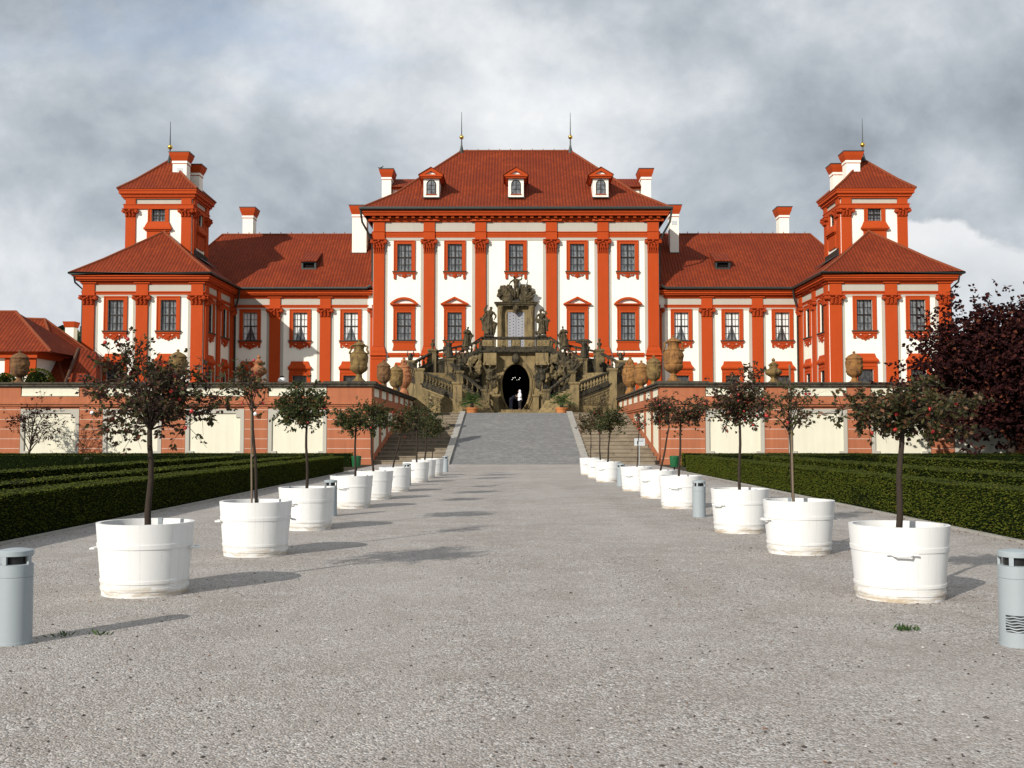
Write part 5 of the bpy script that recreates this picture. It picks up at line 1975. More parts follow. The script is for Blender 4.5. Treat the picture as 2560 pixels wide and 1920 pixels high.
def tub_meshes():
    d = {}
    m = M()
    n = 28
    rad = lambda z: TB + (TR - TB) * z / TH
    rnd = random.Random(3)
    off = [rnd.uniform(-.0006, .0006) for _ in range(n)]
    prof = [(rad(0), 0), (rad(.2), .2), (rad(.5), .5), (rad(TH), TH), (rad(TH) - .045, TH), (rad(.5) - .045, .5), (rad(.2) - .045, .2), (rad(0) - .045, .0)]
    vs, fs = [], []
    # two vertices per stave on every ring give flat staves with crisp seams
    for r, z in prof:
        for j in range(n):
            for e in (.0, .5):
                q = 2 * PI * (j + e) / n
                vs.append(((r + off[j]) * math.cos(q), (r + off[j]) * math.sin(q), z))
    N2 = 2 * n
    for i in range(len(prof) - 1):
        for j in range(N2):
            fs.append((i * N2 + j, i * N2 + (j + 1) % N2, (i + 1) * N2 + (j + 1) % N2, (i + 1) * N2 + j))
    m.add(vs, fs)
    d["staves"] = m.mesh("staves", TUB, (0, 0, 0), 25)
    for nm, z0, z1 in (("hoop", .485, .53), ("hoop", .135, .165), ("hoop", .060, .088)):
        m = M()
        m.lathe([(rad(z0) - .01, z0), (rad(z0) + .008, z0), (rad(z1) + .008, z1), (rad(z1) - .01, z1)], 56, caps=False)
        d[nm + str(z0)] = m.mesh("hoop", TUB, (0, 0, 0), 40)
    for s in (-1, 1):
        m = M()
        x = s * (rad(.5) + .012)
        m.tube([(x, -.10, .475), (x + s * .055, -.07, .465), (x + s * .055, .07, .465), (x, .10, .475)], .011, 7)
        m.box(*sorted((x, x + s * .012)), -.15, .15, .468, .484)
        d["handle" + str(s)] = m.mesh("handle", TUB, (0, 0, 0), 40)
    m = M(); m.lathe([(.44, .655), (.30, .665), (.1, .672), (.01, .673)], 24, caps=False)
    d["soil"] = m.mesh("soil", SOIL, (0, 0, 0), "all")
    m = M(); m.box(.03, .075, rad(.7) - .062, rad(.7) - .040, .56, .742)
    d["bracket"] = m.mesh("bracket", BOLL)
    return d


TM = tub_meshes()


def tub(x, y, rz, label, sc=1.0):
    o = empty("planter_tub", (x, y, 0), rz, label, "planter", "white tubs lining the forecourt")
    o.scale = (sc, sc, sc * 1.0)
    for k, me in TM.items(): link(me.name, me, o)
    return o


# ------------------------------------------------------------------ trees
def tree(name, label, cat, grp, base, fork, cc, cr, nc, nl, ls, lm, tr, seed, fruit=0, stake=None, lean=0.0, low=.0, clr=.30, asp=.6, twigs=True, jit=.11, bark=None, extra=None):
    o = empty(name, base, 0, label, cat, grp)
    rnd = random.Random(seed)
    base, fork, cc = Vector(base), Vector(fork), Vector(cc)
    m = M()
    k = 6
    pts = []
    for i in range(k + 1):
        t = i / k
        p = base.lerp(fork, t)
        p += Vector((math.sin(t * 5 + seed) * tr * .7, math.cos(t * 4 + seed) * tr * .7, 0)) * math.sin(t * PI)
        pts.append(p)
    m.tube(pts, [tr * (1.15 - .3 * i / k) for i in range(k + 1)], 10)
    clumps = []
    for i in range(nc):
        for _ in range(30):
            v = Vector((rnd.uniform(-1, 1), rnd.uniform(-1, 1), rnd.uniform(-1, 1)))
            if .25 < v.length < 1: break
        v = v * (.55 + .45 * rnd.random()) if v.length > .8 else v
        c = cc + Vector((v.x * cr[0], v.y * cr[1], v.z * cr[2])) * .92
        if c.z < fork.z - low: c.z = fork.z - low + rnd.random() * .15 * cr[2]
        clumps.append(c)
    clumps += [Vector(e) for e in (extra or [])]
    top = fork.lerp(cc + Vector((0, 0, cr[2] * .9)), .8)
    m.tube([fork, fork.lerp(top, .5) + Vector((rnd.uniform(-1, 1), rnd.uniform(-1, 1), 0)) * tr, top], [tr * .8, tr * .55, tr * .2], 7)
    mean = min(cr)
    leaves = M()
    apples = []
    per = nl / max(1, len(clumps))
    for c in clumps:
        st = fork.lerp(top, rnd.uniform(0, .65)) if rnd.random() < .75 else fork
        d = c - st
        mid = st + d * .5 + Vector((0, 0, rnd.uniform(-.05, .22) * d.length)) + Vector((rnd.uniform(-1, 1), rnd.uniform(-1, 1), 0)) * d.length * .10
        q1 = st.lerp(mid, .5) + Vector((0, 0, .03 * d.length))
        m.tube([st, q1, mid, mid.lerp(c, .6), c], [tr * .42, tr * .34, tr * .26, tr * .17, tr * .10], 6)
        cs = mean * clr * rnd.uniform(.7, 1.45)
        nt = 7
        tw = []
        for i in range(nt):
            dv = Vector((rnd.uniform(-1, 1), rnd.uniform(-1, 1), rnd.uniform(-.75, .8)))
            if rnd.random() < .5: dv += d.normalized() * .7
            dv.normalize()
            a = mid.lerp(c, rnd.uniform(.45, 1))
            b = a + dv * cs * rnd.uniform(.8, 1.7)
            tw.append((a, b, dv))
            if twigs: m.tube([a, a.lerp(b, .5) + Vector((0, 0, .04 * cs)), b], [tr * .10, tr * .08, tr * .04], 4, False)
        for i in range(int(per * rnd.uniform(.45, 1.6) / 4)):
            a, b, dv = rnd.choice(tw)
            p = a.lerp(b, rnd.random() ** .8) + Vector((rnd.gauss(0, 1), rnd.gauss(0, 1), rnd.gauss(0, 1))) * cs * jit
            for _q in range(4):                         # a rosette of leaves at every bud
                nd = dv * .4 + Vector((rnd.uniform(-1, 1), rnd.uniform(-1, 1), rnd.uniform(-1.0, .5)))
                leafq(leaves, p + nd * ls * .12, nd, ls * rnd.uniform(.65, 1.35), rnd, asp, .22)
        if fruit and rnd.random() < fruit:
            for _ in range(rnd.randint(1, 2)):
                a, b, dv = rnd.choice(tw)
                apples.append(a.lerp(b, rnd.random()) + Vector((0, -.02, -.03)))
    m.build("trunk", bark or BARKM, o, 60)
    leaves.build("crown", lm, o, False, False)
    for p in apples: link("fruit", APPLEM, o, p - base)
    if stake:
        m = M(); m.tube([stake[0], stake[1]], .014, 6)
        m.tube([Vector(stake[0]).lerp(Vector(stake[1]), .5) + Vector((.0, 0, -.01)), Vector(stake[0]).lerp(Vector(stake[1]), .5) + Vector((.03, 0, .02))], .02, 6)
        m.build("stake", STAKE, o)
    return o


_m = M(); _m.ball((0, 0, 0), .021, 10, 8)
APPLEM = _m.mesh("fruit", APPLE, (0, 0, 0), "all")
TG = "small crab apple trees standing in the white tubs"
# x, y of the tub; rotation; tree: base px, fork px, crown centre px, crown radii px, clumps, leaves, leaf size, colour, trunk radius
ROWS = [
    # left row, near to far
    (-3.87, 10.92, .12, (370, 1306), (374, 1075), (392, 985), (165, 105), 26, 2500, .054, "plum", .031, 11,
     "white wooden tub nearest the camera in the left row, handles at both sides", "broad dark plum crab apple with red fruit in the nearest left tub"),
    (-3.60, 14.45, .35, (641, 1252), (631, 1035), (622, 955), (78, 75), 15, 420, .050, "mix", .021, 12,
     "second white tub of the left row, holding the staked sparse tree", "sparse leaved tree tied to a thin stake in the second left tub"),
    (-3.69, 18.4, 1.1, (767, 1212), (767, 1062), (757, 1014), (96, 56), 30, 2600, .055, "green", .024, 13,
     "third white tub of the left row, a grey bollard behind it", "dense round green tree with straight trunk in the third left tub"),
    (-3.77, 23.9, 1.25, (888, 1186), (890, 1066), (882, 1055), (54, 40), 20, 1700, .055, "green", .024, 14,
     "fourth white tub of the left row, before a green bin", "green tree in the fourth left tub, its crown low before the wall corner"),
    (-3.69, 27.2, 1.2, (934, 1173), (927, 1082), (938, 1042), (48, 52), 20, 1800, .055, "green", .026, 15,
     "fifth white tub of the left row, at the foot of the wall corner", "tall crowned green tree in the fifth left tub before the wall corner"),
    (-3.60, 31.0, 1.3, (982, 1162), (1002, 1082), (1004, 1052), (34, 32), 14, 1000, .060, "mix", .024, 16,
     "sixth white tub of the left row, with a leaning trunk in it", "reddish tree with a leaning trunk in the sixth left tub"),
    (-3.58, 37.3, 1.2, (1042, 1151), (1042, 1082), (1040, 1050), (40, 36), 18, 1300, .065, "green", .030, 17,
     "seventh white tub of the left row, third from the ramp", "dark green tree in the seventh left tub before the left side steps"),
    (-3.62, 41.0, 1.2, (1062, 1147), (1066, 1085), (1080, 1052), (38, 46), 18, 1400, .065, "green", .030, 18,
     "eighth white tub of the left row, second from the ramp", "spreading green tree in the eighth left tub, reaching towards the ramp"),
    (-3.50, 43.6, 1.2, (1080, 1142), (1083, 1092), (1092, 1070), (22, 24), 9, 500, .065, "green", .020, 19,
     "last white tub of the left row, beside the ramp foot", "thin stemmed green tree in the last left tub by the ramp"),
    # right row, near to far
    (3.89, 10.65, -1.86, (2247, 1306), (2256, 1075), (2252, 1022), (160, 72), 34, 2700, .056, "mix", .030, 21,
     "white wooden tub nearest the camera in the right row, grey handle to the front", "broad flat crowned crab apple with red apples in the nearest right tub"),
    (3.97, 14.7, .15, (1984, 1246), (1975, 1090), (1975, 1010), (92, 70), 18, 430, .052, "mix", .019, 22,
     "second white tub of the right row, holding the tree with a tall stake", "nearly bare tree with a tall stake in the second right tub"),
    (3.83, 17.9, -2.6, (1849, 1220), (1849, 1050), (1846, 1008), (82, 70), 30, 2100, .055, "plum", .024, 23,
     "third white tub of the right row, striped staves beside a grey bollard", "dark plum tree with straight trunk in the third right tub"),
    (3.76, 23.9, -2.0, (1697, 1186), (1701, 1060), (1720, 1030), (54, 46), 22, 1500, .058, "plum", .024, 24,
     "fourth white tub of the right row, left of a grey bollard", "reddish brown tree in the fourth right tub before the wall corner"),
    (3.75, 27.8, -2.4, (1650, 1172), (1673, 1066), (1654, 1022), (46, 44), 20, 1200, .058, "plum", .024, 25,
     "fifth white tub of the right row, with worn peeling paint", "dark brown tree with a slanting trunk in the fifth right tub"),
    (3.63, 31.5, -2.2, (1592, 1162), (1597, 1085), (1600, 1055), (20, 34), 10, 190, .055, "mix", .016, 26,
     "sixth white tub of the right row, before the little sign", "thin nearly leafless tree in the sixth right tub before the little sign"),
    (3.31, 37.7, -2.2, (1519, 1151), (1525, 1082), (1528, 1050), (40, 36), 18, 1400, .065, "green", .028, 27,
     "seventh white tub of the right row, weathered striped staves", "dense dark green tree in the seventh right tub"),
    (3.25, 41.0, -2.2, (1501, 1147), (1499, 1085), (1502, 1048), (36, 40), 16, 1200, .065, "mix", .026, 28,
     "eighth white tub of the right row, second from the ramp", "rusty green tree in the eighth right tub, second from the ramp"),
    (3.20, 44.7, -2.2, (1477, 1140), (1477, 1088), (1470, 1060), (34, 30), 12, 750, .065, "mix", .018, 29,
     "last white tub of the right row, beside the ramp foot", "thin stemmed brownish tree in the last right tub by the ramp"),
]
for (x, y, rz, bp, fk, ccp, cr, nc, nl, ls, lm, tr, seed, tl, trl) in ROWS:
    tub(x, y, rz, tl, 1.0 if y < 30 else .98)
    b = P(*bp, y); b.z = .668; b.x = x + max(-.3, min(.3, b.x - x))
    fkp = P(*fk, y); c = P(*ccp, y)
    k = y / F_PX
    stake = None
    if seed == 12: stake = (Vector((b.x - .05, y - .05, .66)), P(628, 1015, y))
    if seed == 22: stake = (Vector((b.x - .02, y - .06, .66)), P(1974, 912, y))
    extra = []
    if seed == 11: extra = [P(300, 1040, y), P(275, 1070, y), P(335, 1085, y), P(480, 1060, y - .1), P(440, 1000, y - .2), P(255, 990, y), P(240, 960, y + .1), P(545, 990, y), P(330, 880, y), P(270, 900, y), P(345, 862, y), P(300, 870, y + .1), P(250, 1075, y), P(540, 1040, y), P(560, 1015, y), P(500, 960, y), P(470, 935, y)]
    if seed == 21: extra = [P(2430, 1010, y), P(2390, 1060, y), P(2455, 1000, y - .1), P(2330, 1100, y), P(2110, 990, y), P(2085, 1030, y), P(2310, 960, y)]
    if seed == 23: extra = [P(1880, 940, y), P(1895, 930, y), P(1790, 990, y)]
    tree("crab_apple_tree", trl, "tree", TG, b, fkp, c, (cr[0] * k * 1.04, cr[0] * k * .9, cr[1] * k * 1.05), int(nc * 1.25), int(nl * (1.6 if y < 12 else 1.45)), ls * (.95 if y < 12 else 1.08), LEAF[lm], tr, seed,
         {"plum": .35, "mix": .35, "green": .12}[lm], stake, 0, .10 * cr[1] * k, .44, .62, True, .11, None, extra)

# purple leaved tree before the right wall, small bare tree before the left wall
b = P(2528, 1146, 56.5); b.z = 0
tree("purple_plum_tree", "large dark purple leaved tree before the right end of the terrace wall", "tree", None, b, b + Vector((.25, 0, 1.9)), (b.x + 1.6, 56.5, 5.2), (6.6, 5.0, 4.1), 230, 88000, .23, LEAF["purple"], .24, 41, 0, None, 0, -.8, .34, .7, False, .20,
     extra=[P(2290, 960, 56), P(2310, 905, 56), P(2370, 800, 56), P(2300, 1010, 56), P(2350, 850, 56), P(2330, 1040, 55.5), P(2400, 1085, 55.5)])
b = P(69, 1146, 58); b.z = 0
tree("young_plum_tree", "small sparse purplish tree with many stems before the left terrace wall", "tree", None, b, b + Vector((.1, 0, .75)), P(95, 1045, 58), (2.0, 1.5, 1.75), 34, 1250, .13, LEAF["purple"], .055, 42, 0, None, 0, .3, .34, .55)

# rounded shrubs on the terrace behind the far left urn
for (px, py, rx, rz_, lab, sd) in ((92, 945, .95, .62, "rounded green shrub right of the far left urn on the terrace", 51), (10, 950, .7, .45, "low green shrub left of the far left urn on the terrace", 52)):
    c = P(px, py, 63.5)
    o = empty("rounded_shrub", (c.x, c.y, TER), 0, lab, "shrub")
    rnd = random.Random(sd)
    m = M(); m.ball((c.x, c.y, (c.z + TER) / 2), (rx * .85, rx * .8, (c.z - TER) / 2 + rz_ * .7), 10, 8); m.build("shade_core", HEDGESHADE, o)  # solid ball under the leaves, the inner shade put into its colour
    m = M()
    for i in range(900):
        v = Vector((rnd.gauss(0, 1), rnd.gauss(0, 1), abs(rnd.gauss(0, 1)))).normalized()
        p = Vector((c.x + v.x * rx, c.y + v.y * rx, c.z - .3 + v.z * (rz_ + .2)))
        leafq(m, p, v + Vector((rnd.uniform(-.7, .7), rnd.uniform(-.7, .7), rnd.uniform(-.5, .7))), rnd.uniform(.08, .16), rnd, .6)
    m.build("foliage", LEAF["hedge"], o, False, False)

# ------------------------------------------------------------------ palms in clay pots at the head of the ramp
for s, px, lab, sd in ((-1, 1180, "palm in a terracotta pot on the left at the head of the ramp", 61), (1, 1404, "palm in a terracotta pot on the right at the head of the ramp", 62)):
    c = P(px, 1032, 81.6)
    c.z = TER - .004
    o = empty("flower_pot", c, 0, lab.replace("palm in a terracotta pot", "terracotta pot holding a palm"), "flower pot", "clay pots at the head of the ramp")
    m = M(); m.lathe([(.36, 0), (.45, .34), (.50, .36), (.50, .46), (.44, .46), (.42, .38)], 24, c); m.build("pot", POT, o, 40)
    m = M(); m.lathe([(.43, .40), (.01, .42)], 16, c, caps=False); m.build("soil", SOIL, o)
    o = empty("palm_plant", c + Vector((0, 0, .41)), 0, lab, "plant", "palms at the head of the ramp")
    rnd = random.Random(sd)
    t = c + Vector((0, 0, .62))
    m = M(); m.tube([c + Vector((0, 0, .38)), t, t + Vector((0, 0, .2))], [.16, .14, .09], 8); m.build("trunk", BARKM, o)
    m = M()
    for i in range(46):
        a = rnd.uniform(0, 2 * PI); el = rnd.uniform(.05, 1.35)
        L = rnd.uniform(.75, 1.30)
        d = Vector((math.cos(a) * math.cos(el), math.sin(a) * math.cos(el), math.sin(el)))
        prev = t + Vector((0, 0, .15))
        for k in range(9):
            q = prev + d * L / 9
            d = (d + Vector((0, 0, -.10))).normalized()
            side = d.cross(Vector((0, 0, 1))); side = side.normalized() if side.length > .01 else Vector((1, 0, 0))
            m.tube([prev, q], .010, 3, False)
            if k > 0:
                for ss in (-1, 1):
                    leafq(m, q, side * ss + d * .8 + Vector((0, 0, -.15)), .34 * (1 - abs(k - 4) / 7), rnd, .16)
            prev = q
    m.build("fronds", LEAF["palm"], o, False, False)

# ------------------------------------------------------------------ bollards
def bollard_meshes():
    d = []
    m = M(); m.lathe([(.135, 0), (.135, .02), (.1325, .022), (.1325, .515), (.128, .52)], 36, caps=False); d.append(("body", m.mesh("body", BOLL, (0, 0, 0), 40)))
    m = M(); m.lathe([(.128, .52), (.133, .525), (.133, .618), (.120, .622), (.02, .622)], 36, caps=False); d.append(("collar", m.mesh("collar", BOLL, (0, 0, 0), 40)))
    m = M(); m.lathe([(.09, .62), (.09, .69)], 24); d.append(("lamp_glass", m.mesh("lamp_glass", BLACK, (0, 0, 0), 40)))
    for i in range(4):
        a = PI / 4 + i * PI / 2 + .35
        m = M()
        pts = []
        for r in (.132, .112):
            for q in ((-.13, .13) if r > .12 else (.13, -.13)): pts.append((r * math.cos(a + q), r * math.sin(a + q), .62))
        m.prism(pts, (0, 0, .068)); d.append(("lamp_post", m.mesh("lamp_post", BOLL)))
    m = M(); m.lathe([(.128, .686), (.1335, .688), (.1335, .725), (.128, .73), (.06, .742), (.01, .746)], 36); d.append(("cap", m.mesh("cap", BOLL, (0, 0, 0), 30)))
    return d


BMH = bollard_meshes()
m = M()
for i in range(6):
    z = .125 + i * .021
    pts = [(.1345 * math.cos(-PI / 2 + q), .1345 * math.sin(-PI / 2 + q), z + .004 * math.sin(q * 9 + i)) for q in [x * .12 for x in range(-7, 8)]]
    m.tube(pts, .006, 5)
slat = m.mesh("vent_grille", BOLL)
m = M()
for q in range(-7, 7):
    a0, a1 = -PI / 2 + q * .12, -PI / 2 + (q + 1) * .12
    m.add([(.1331 * math.cos(a), .1331 * math.sin(a), z) for a, z in ((a0, .115), (a1, .115), (a1, .245), (a0, .245))], [(0, 1, 2, 3)])
ventb = m.mesh("vent_opening", BLACK)
for i, (px, Y, rz, vent, lab) in enumerate((
        (42, 8.25, .2, 0, "grey bollard lamp at the left edge before the nearest left tub"),
        (2537, 8.2, -.25, 1, "grey bollard lamp with a slatted vent at the right edge"),
        (826, 21.4, .5, 0, "grey bollard lamp half hidden behind the third left tub"),
        (1748, 21.2, 0, 0, "grey bollard lamp standing between the third and fourth right tubs"),
        (1017, 34.6, .4, 0, "grey bollard lamp behind the sixth left tub"),
        (1553, 34.5, .1, 0, "grey bollard lamp between the sixth and seventh right tubs"),
        (1113, 48.0, .1, 0, "farthest grey bollard lamp, at the left foot of the ramp"))):
    x = P(px, 1300, Y).x
    o = empty("bollard_lamp", (x, Y, 0), rz, lab, "bollard", "grey bollard lamps along the rows of tubs")
    for nm, me in BMH: link(nm, me, o)
    if vent:
        v = link("vent_opening", ventb, o); link("slats", slat, v)

# ------------------------------------------------------------------ green bins, sign
for s, px, lab in ((-1, 891, "green metal litter bin on a post at the end of the left front hedge"), (1, 1686, "green metal litter bin on a post at the end of the right front hedge")):
    y = 49.3
    x = P(px, 1150, y).x
    o = empty("litter_bin", (x, y, 0), 0, lab, "litter bin", "green bins at the hedge ends")
    m = M(); m.lathe([(.185, .20), (.20, .22), (.235, .66), (.235, .70), (.215, .70), (.20, .3)], 20, (x, y, 0)); m.build("bin", GREENBIN, o, 40)
    m = M(); m.lathe([(.24, .69), (.24, .715), (.02, .74)], 20, (x, y, 0), caps=False); m.box(x - .1, x + .1, y - .245, y - .22, .60, .645); m.build("lid", GREENBIN, o)
    m = M(); m.tube([(x, y + .05, 0), (x, y + .05, .3)], .035, 8); m.build("post", BLACK, o)
y = 59.2
p = P(1599, 1105, y)
o = empty("information_sign", (p.x, y, 0), 0, "small grey information sign on a thin post by the right side steps", "sign")
m = M(); m.box(p.x - .30, p.x + .30, y - .015, y + .015, p.z - .21, p.z + .21); b = m.build("board", SIGNG, o)
m = M(); m.box(p.x - .15, p.x - .10, y - .019, y - .0155, p.z - .12, p.z + .05); m.box(p.x - .04, p.x + .24, y - .019, y - .0155, p.z + .10, p.z + .12); m.box(p.x - .04, p.x + .20, y - .019, y - .0155, p.z + .02, p.z + .04); m.build("marking", BLACK, b)
m = M(); m.tube([(p.x, y + .04, 0), (p.x, y + .04, p.z + .1)], .025, 8); m.build("post", BOLL, o)

# ------------------------------------------------------------------ outbuilding on the left
ob = empty("outbuilding", (-44, 84, TER), 0, "red roofed outbuilding with white walls left of the palace", "building")
zA = Zat(882, 80)
m = M(); m.box(-56, -37.4, 80.6, 88.8, TER - .2, zA + .05); m.build("wall", WHITE, ob)
m = M()
for px, hw in ((19.5, .18), (81, .33)): x = P(px, 920, 80.6).x; m.box(x - hw, x + hw, 80.45, 80.6, TER - .2, zA)
m.build("pilaster", RED, ob)
m = M(); m.box(-56.2, -37.1, 80.2, 88.9, zA - .35, zA); m.box(-56.3, -36.9, 80.0, 88.9, zA, zA + .12); m.build("cornice", RED, ob)


def gen_roof(vs, fs, parent, ridges):
    m = M(); m.add(vs, fs); r = m.build("roof", TILES, parent)
    m = M()
    for a, b in ridges: m.tube([vs[a], vs[b]], .12, 6)
    m.build("ridge_tiles", RIDGE, r)
    return r


xe, ye = P(124, 883, 79.8).x, 79.8
ap = P(40, 779, 84.5)
za = zA + .1
gen_roof([(-56.6, ye, za), (xe + .1, ye, za), (xe + .1, 89.2, za), (-56.6, 89.2, za), ap, (ap.x - 14, 84.5, ap.z)], [(0, 1, 4, 5), (1, 2, 4), (2, 3, 5, 4), (3, 0, 5), (3, 2, 1, 0)], ob, [(4, 5), (1, 4)])
# longer lower roof running behind it towards the palace
r0, r1 = P(40, 796, 88), P(112, 798, 88)
r2 = P(203, 864, 88)
lo = TER + 1.0
gen_roof([(-50, 81.0, lo), (P(178, 957, 81).x, 81.0, lo), r2 + Vector((1.9, 0, -1.35)), r1, r0, (-50, 99, lo), (-36, 99, lo)], [(0, 1, 3, 4), (1, 2, 3), (2, 6, 3), (3, 6, 5, 4)], ob, [(3, 4), (3, 2), (1, 3)])
v0, v1 = P(172, 875, 87), P(205, 957, 87)
r = M(); r.tube([P(196, 872, 84.6), P(163, 957, 80.6)], .14, 6); r.build("ridge_tiles", VALLEY, ob)
m = M(); m.prism([P(197, 868, 84.8), P(240, 880, 84.8), P(240, 990, 80.3), P(162, 990, 80.3)], (0, 1, -.5)); m.build("roof", TILES, ob)
x0, x1 = P(169, 820, 93).x, P(190, 820, 93).x
m = M(); m.box(x0, x1, 92.5, 93.3, TER, Zat(819, 93)); c = m.build("chimney", WHITE, ob)
m = M(); m.frustum((x0 - .05, x1 + .05, 92.45, 93.35), (x0 - .18, x1 + .18, 92.3, 93.5), Zat(819, 93), Zat(805, 93)); m.build("chimney_cap", RED, c)

# ------------------------------------------------------------------ people at the grotto
def hand(m, p, d, palm, s=1.0):
    """palm, four separate bent fingers and a thumb; d = direction of the fingers, palm = towards the palm side"""
    d = Vector(d).normalized(); palm = Vector(palm); palm = (palm - d * palm.dot(d)).normalized()
    side = d.cross(palm)
    p = Vector(p)
    m.tube([p, p + d * .045 * s, p + d * .085 * s], [.024 * s, .032 * s, .030 * s], 8)
    for i, L in enumerate((.068, .078, .072, .056)):
        b = p + d * .075 * s + side * (i - 1.5) * .019 * s
        m.tube([b, b + (d * .9 + palm * .35) * L * .5 * s, b + (d * .6 + palm * .95) * L * s], [.0092 * s, .0088 * s, .007 * s], 6)
    b = p + d * .03 * s - side * .028 * s
    m.tube([b, b + (d * .5 - side * .8) * .035 * s, b + (d * .9 - side * .6 + palm * .4) * .06 * s], [.012 * s, .0105 * s, .008 * s], 6)


SKIN = flat("skin", (.42, .24, .17), .5, .35, 0, .08)
JACK = flat("white_jacket_cloth", (.80, .80, .82), .85, .2, 0, .05)
NAVY = flat("navy_cloth", (.006, .007, .014), .85, .2, 0, .2)
DTR = flat("dark_trouser_cloth", (.020, .018, .020), .85, .2, 0, .2)
SHOE = flat("dark_shoe", (.02, .016, .014), .5, .3)
HAIR = flat("dark_hair", (.03, .02, .014), .6, .3, 0, .3, 30)


def person(loc, turn, label, H, bend, arms, jacket, trouser, hood):
    o = empty("person", loc, turn, label, "person")
    L = Vector(loc)
    ca, sa = math.cos(turn), math.sin(turn)
    b1 = bend

    def T(p):
        x, y, z = p
        if z > .53:                                     # bend at the hips, forward = -y
            dz = z - .53
            y, z = y - dz * math.sin(b1) + (y) * 0, .53 + dz * math.cos(b1) + (-y) * math.sin(b1) * .0
        return Vector((L.x + (x * ca - y * sa) * H, L.y + (x * sa + y * ca) * H, L.z + z * H))

    def tb(m, pts, rad, n=10): m.tube([T(p) for p in pts], [r * H for r in rad], n)
    sh = [(-.105, 0, .815), (.105, 0, .815)]
    m = M()
    tb(m, [(0, 0, .48), (0, 0, .53), (0, 0, .62), (0, 0, .74), (0, 0, .80), (0, 0, .845)], [.085, .088, .075, .092, .085, .036])
    tb(m, [(0, .005, .82), (0, -.006, .885)], [.034, .032])
    hc = T((0, -.012, .93))
    m.ball(hc, (.046 * H, .054 * H, .066 * H), 14, 12)
    f = (T((0, -.1, .93)) - T((0, 0, .93))).normalized()
    u = Vector((0, 0, 1))
    r_ = f.cross(u)
    m.ball(hc + f * .054 * H - u * .006 * H, (.009 * H, .012 * H, .014 * H), 8, 6)       # nose
    m.ball(hc + f * .047 * H - u * .030 * H, (.016 * H, .008 * H, .007 * H), 8, 6)       # mouth
    m.ball(hc + f * .040 * H - u * .050 * H, (.018 * H, .016 * H, .014 * H), 8, 6)       # chin
    for s in (-1, 1):
        m.ball(hc + f * .047 * H + r_ * s * .018 * H + u * .010 * H, (.010 * H, .006 * H, .006 * H), 8, 6)   # brow and eye
        m.ball(hc + r_ * s * .047 * H, (.008 * H, .014 * H, .018 * H), 8, 6)             # ear
    legs = [[(s * .05, 0, .50), (s * .058, -.012, .28), (s * .062, .01, .05), (s * .066, -.055, .02)] for s in (-1, 1)]
    for lg in legs: tb(m, lg, [.062, .044, .026, .024])
    ends = []
    for s, (e, w) in zip((-1, 1), arms):
        a = sh[0] if s < 0 else sh[1]
        E = (a[0] + e[0], a[1] + e[1], a[2] + e[2]); W = (E[0] + w[0], E[1] + w[1], E[2] + w[2])
        tb(m, [a, tuple((a[i] + E[i]) / 2 for i in range(3)), E], [.036, .033, .028]); tb(m, [E, W], [.028, .019])
        d = T(W) - T(E)
        hand(m, T(W), d, Vector((-s * ca, -s * sa, -.3)), H / 1.7)
        ends.append((a, E, W))
    finish(m, "body", SKIN, o, .0085, 0)
    m = M()
    tb(m, [(0, 0, .465), (0, 0, .50), (0, 0, .58), (0, 0, .66), (0, 0, .74), (0, 0, .81), (0, 0, .845)], [.108, .110, .100, .098, .106, .098, .055], 16)
    for a, E, W in ends:
        tb(m, [a, tuple((a[i] + E[i]) / 2 for i in range(3)), E], [.052, .046, .042]); tb(m, [E, tuple(E[i] + (W[i] - E[i]) * .92 for i in range(3))], [.042, .031])
    if hood:
        m.ball(hc - f * .020 * H + u * .012 * H, (.066 * H, .066 * H, .084 * H), 14, 12)
        tb(m, [(0, .0, .83), (0, .012, .90)], [.060, .062])
    jk = finish(m, "jacket", jacket, o, .012, .006, 18)
    if hood:
        # dark opening of the hood round the face
        m = M(); m.ball(hc + f * .030 * H, (.043 * H, .026 * H, .056 * H), 12, 10); m.build("hood_lining", DTR, jk, "all")
        m = M(); m.ball(hc + f * .046 * H - u * .004 * H, (.034 * H, .016 * H, .046 * H), 12, 10); m.ball(hc + f * .062 * H - u * .006 * H, (.009 * H, .011 * H, .013 * H), 8, 6); m.build("face", SKIN, jk, "all")
    else:
        m = M(); m.ball(hc - f * .012 * H + u * .016 * H, (.053 * H, .056 * H, .062 * H), 12, 10); finish(m, "hair", HAIR, o, .012, .006, 30)
    m = M()
    for lg in legs: tb(m, lg[:3], [.076, .054, .040], 12)
    tb(m, [(0, 0, .545), (0, 0, .47)], [.096, .094], 14)
    finish(m, "trousers", trouser, o, .012, .006, 16)
    for lg in legs:
        m = M(); tb(m, [(lg[2][0], .02, .022), (lg[3][0], -.035, .020), (lg[3][0], -.075, .014)], [.024, .026, .016]); m.build("shoe", SHOE, o, "all")
    return o


person((.33, 86.75, 3.88), -.55, "person in white hooded jacket standing before the dark grotto arch", 1.63, .04,
       (((-.02, -.02, -.155), (.09, -.12, .02)), ((.02, -.03, -.155), (-.09, -.115, .025))), JACK, DTR, True)
person((-.42, 86.9, 3.88), 1.15, "person in dark navy clothes bending down left of the white jacket", 1.62, 1.05,
       (((-.02, -.10, -.11), (.05, -.12, -.05)), ((.02, -.10, -.11), (-.05, -.12, -.05))), NAVY, NAVY, False)

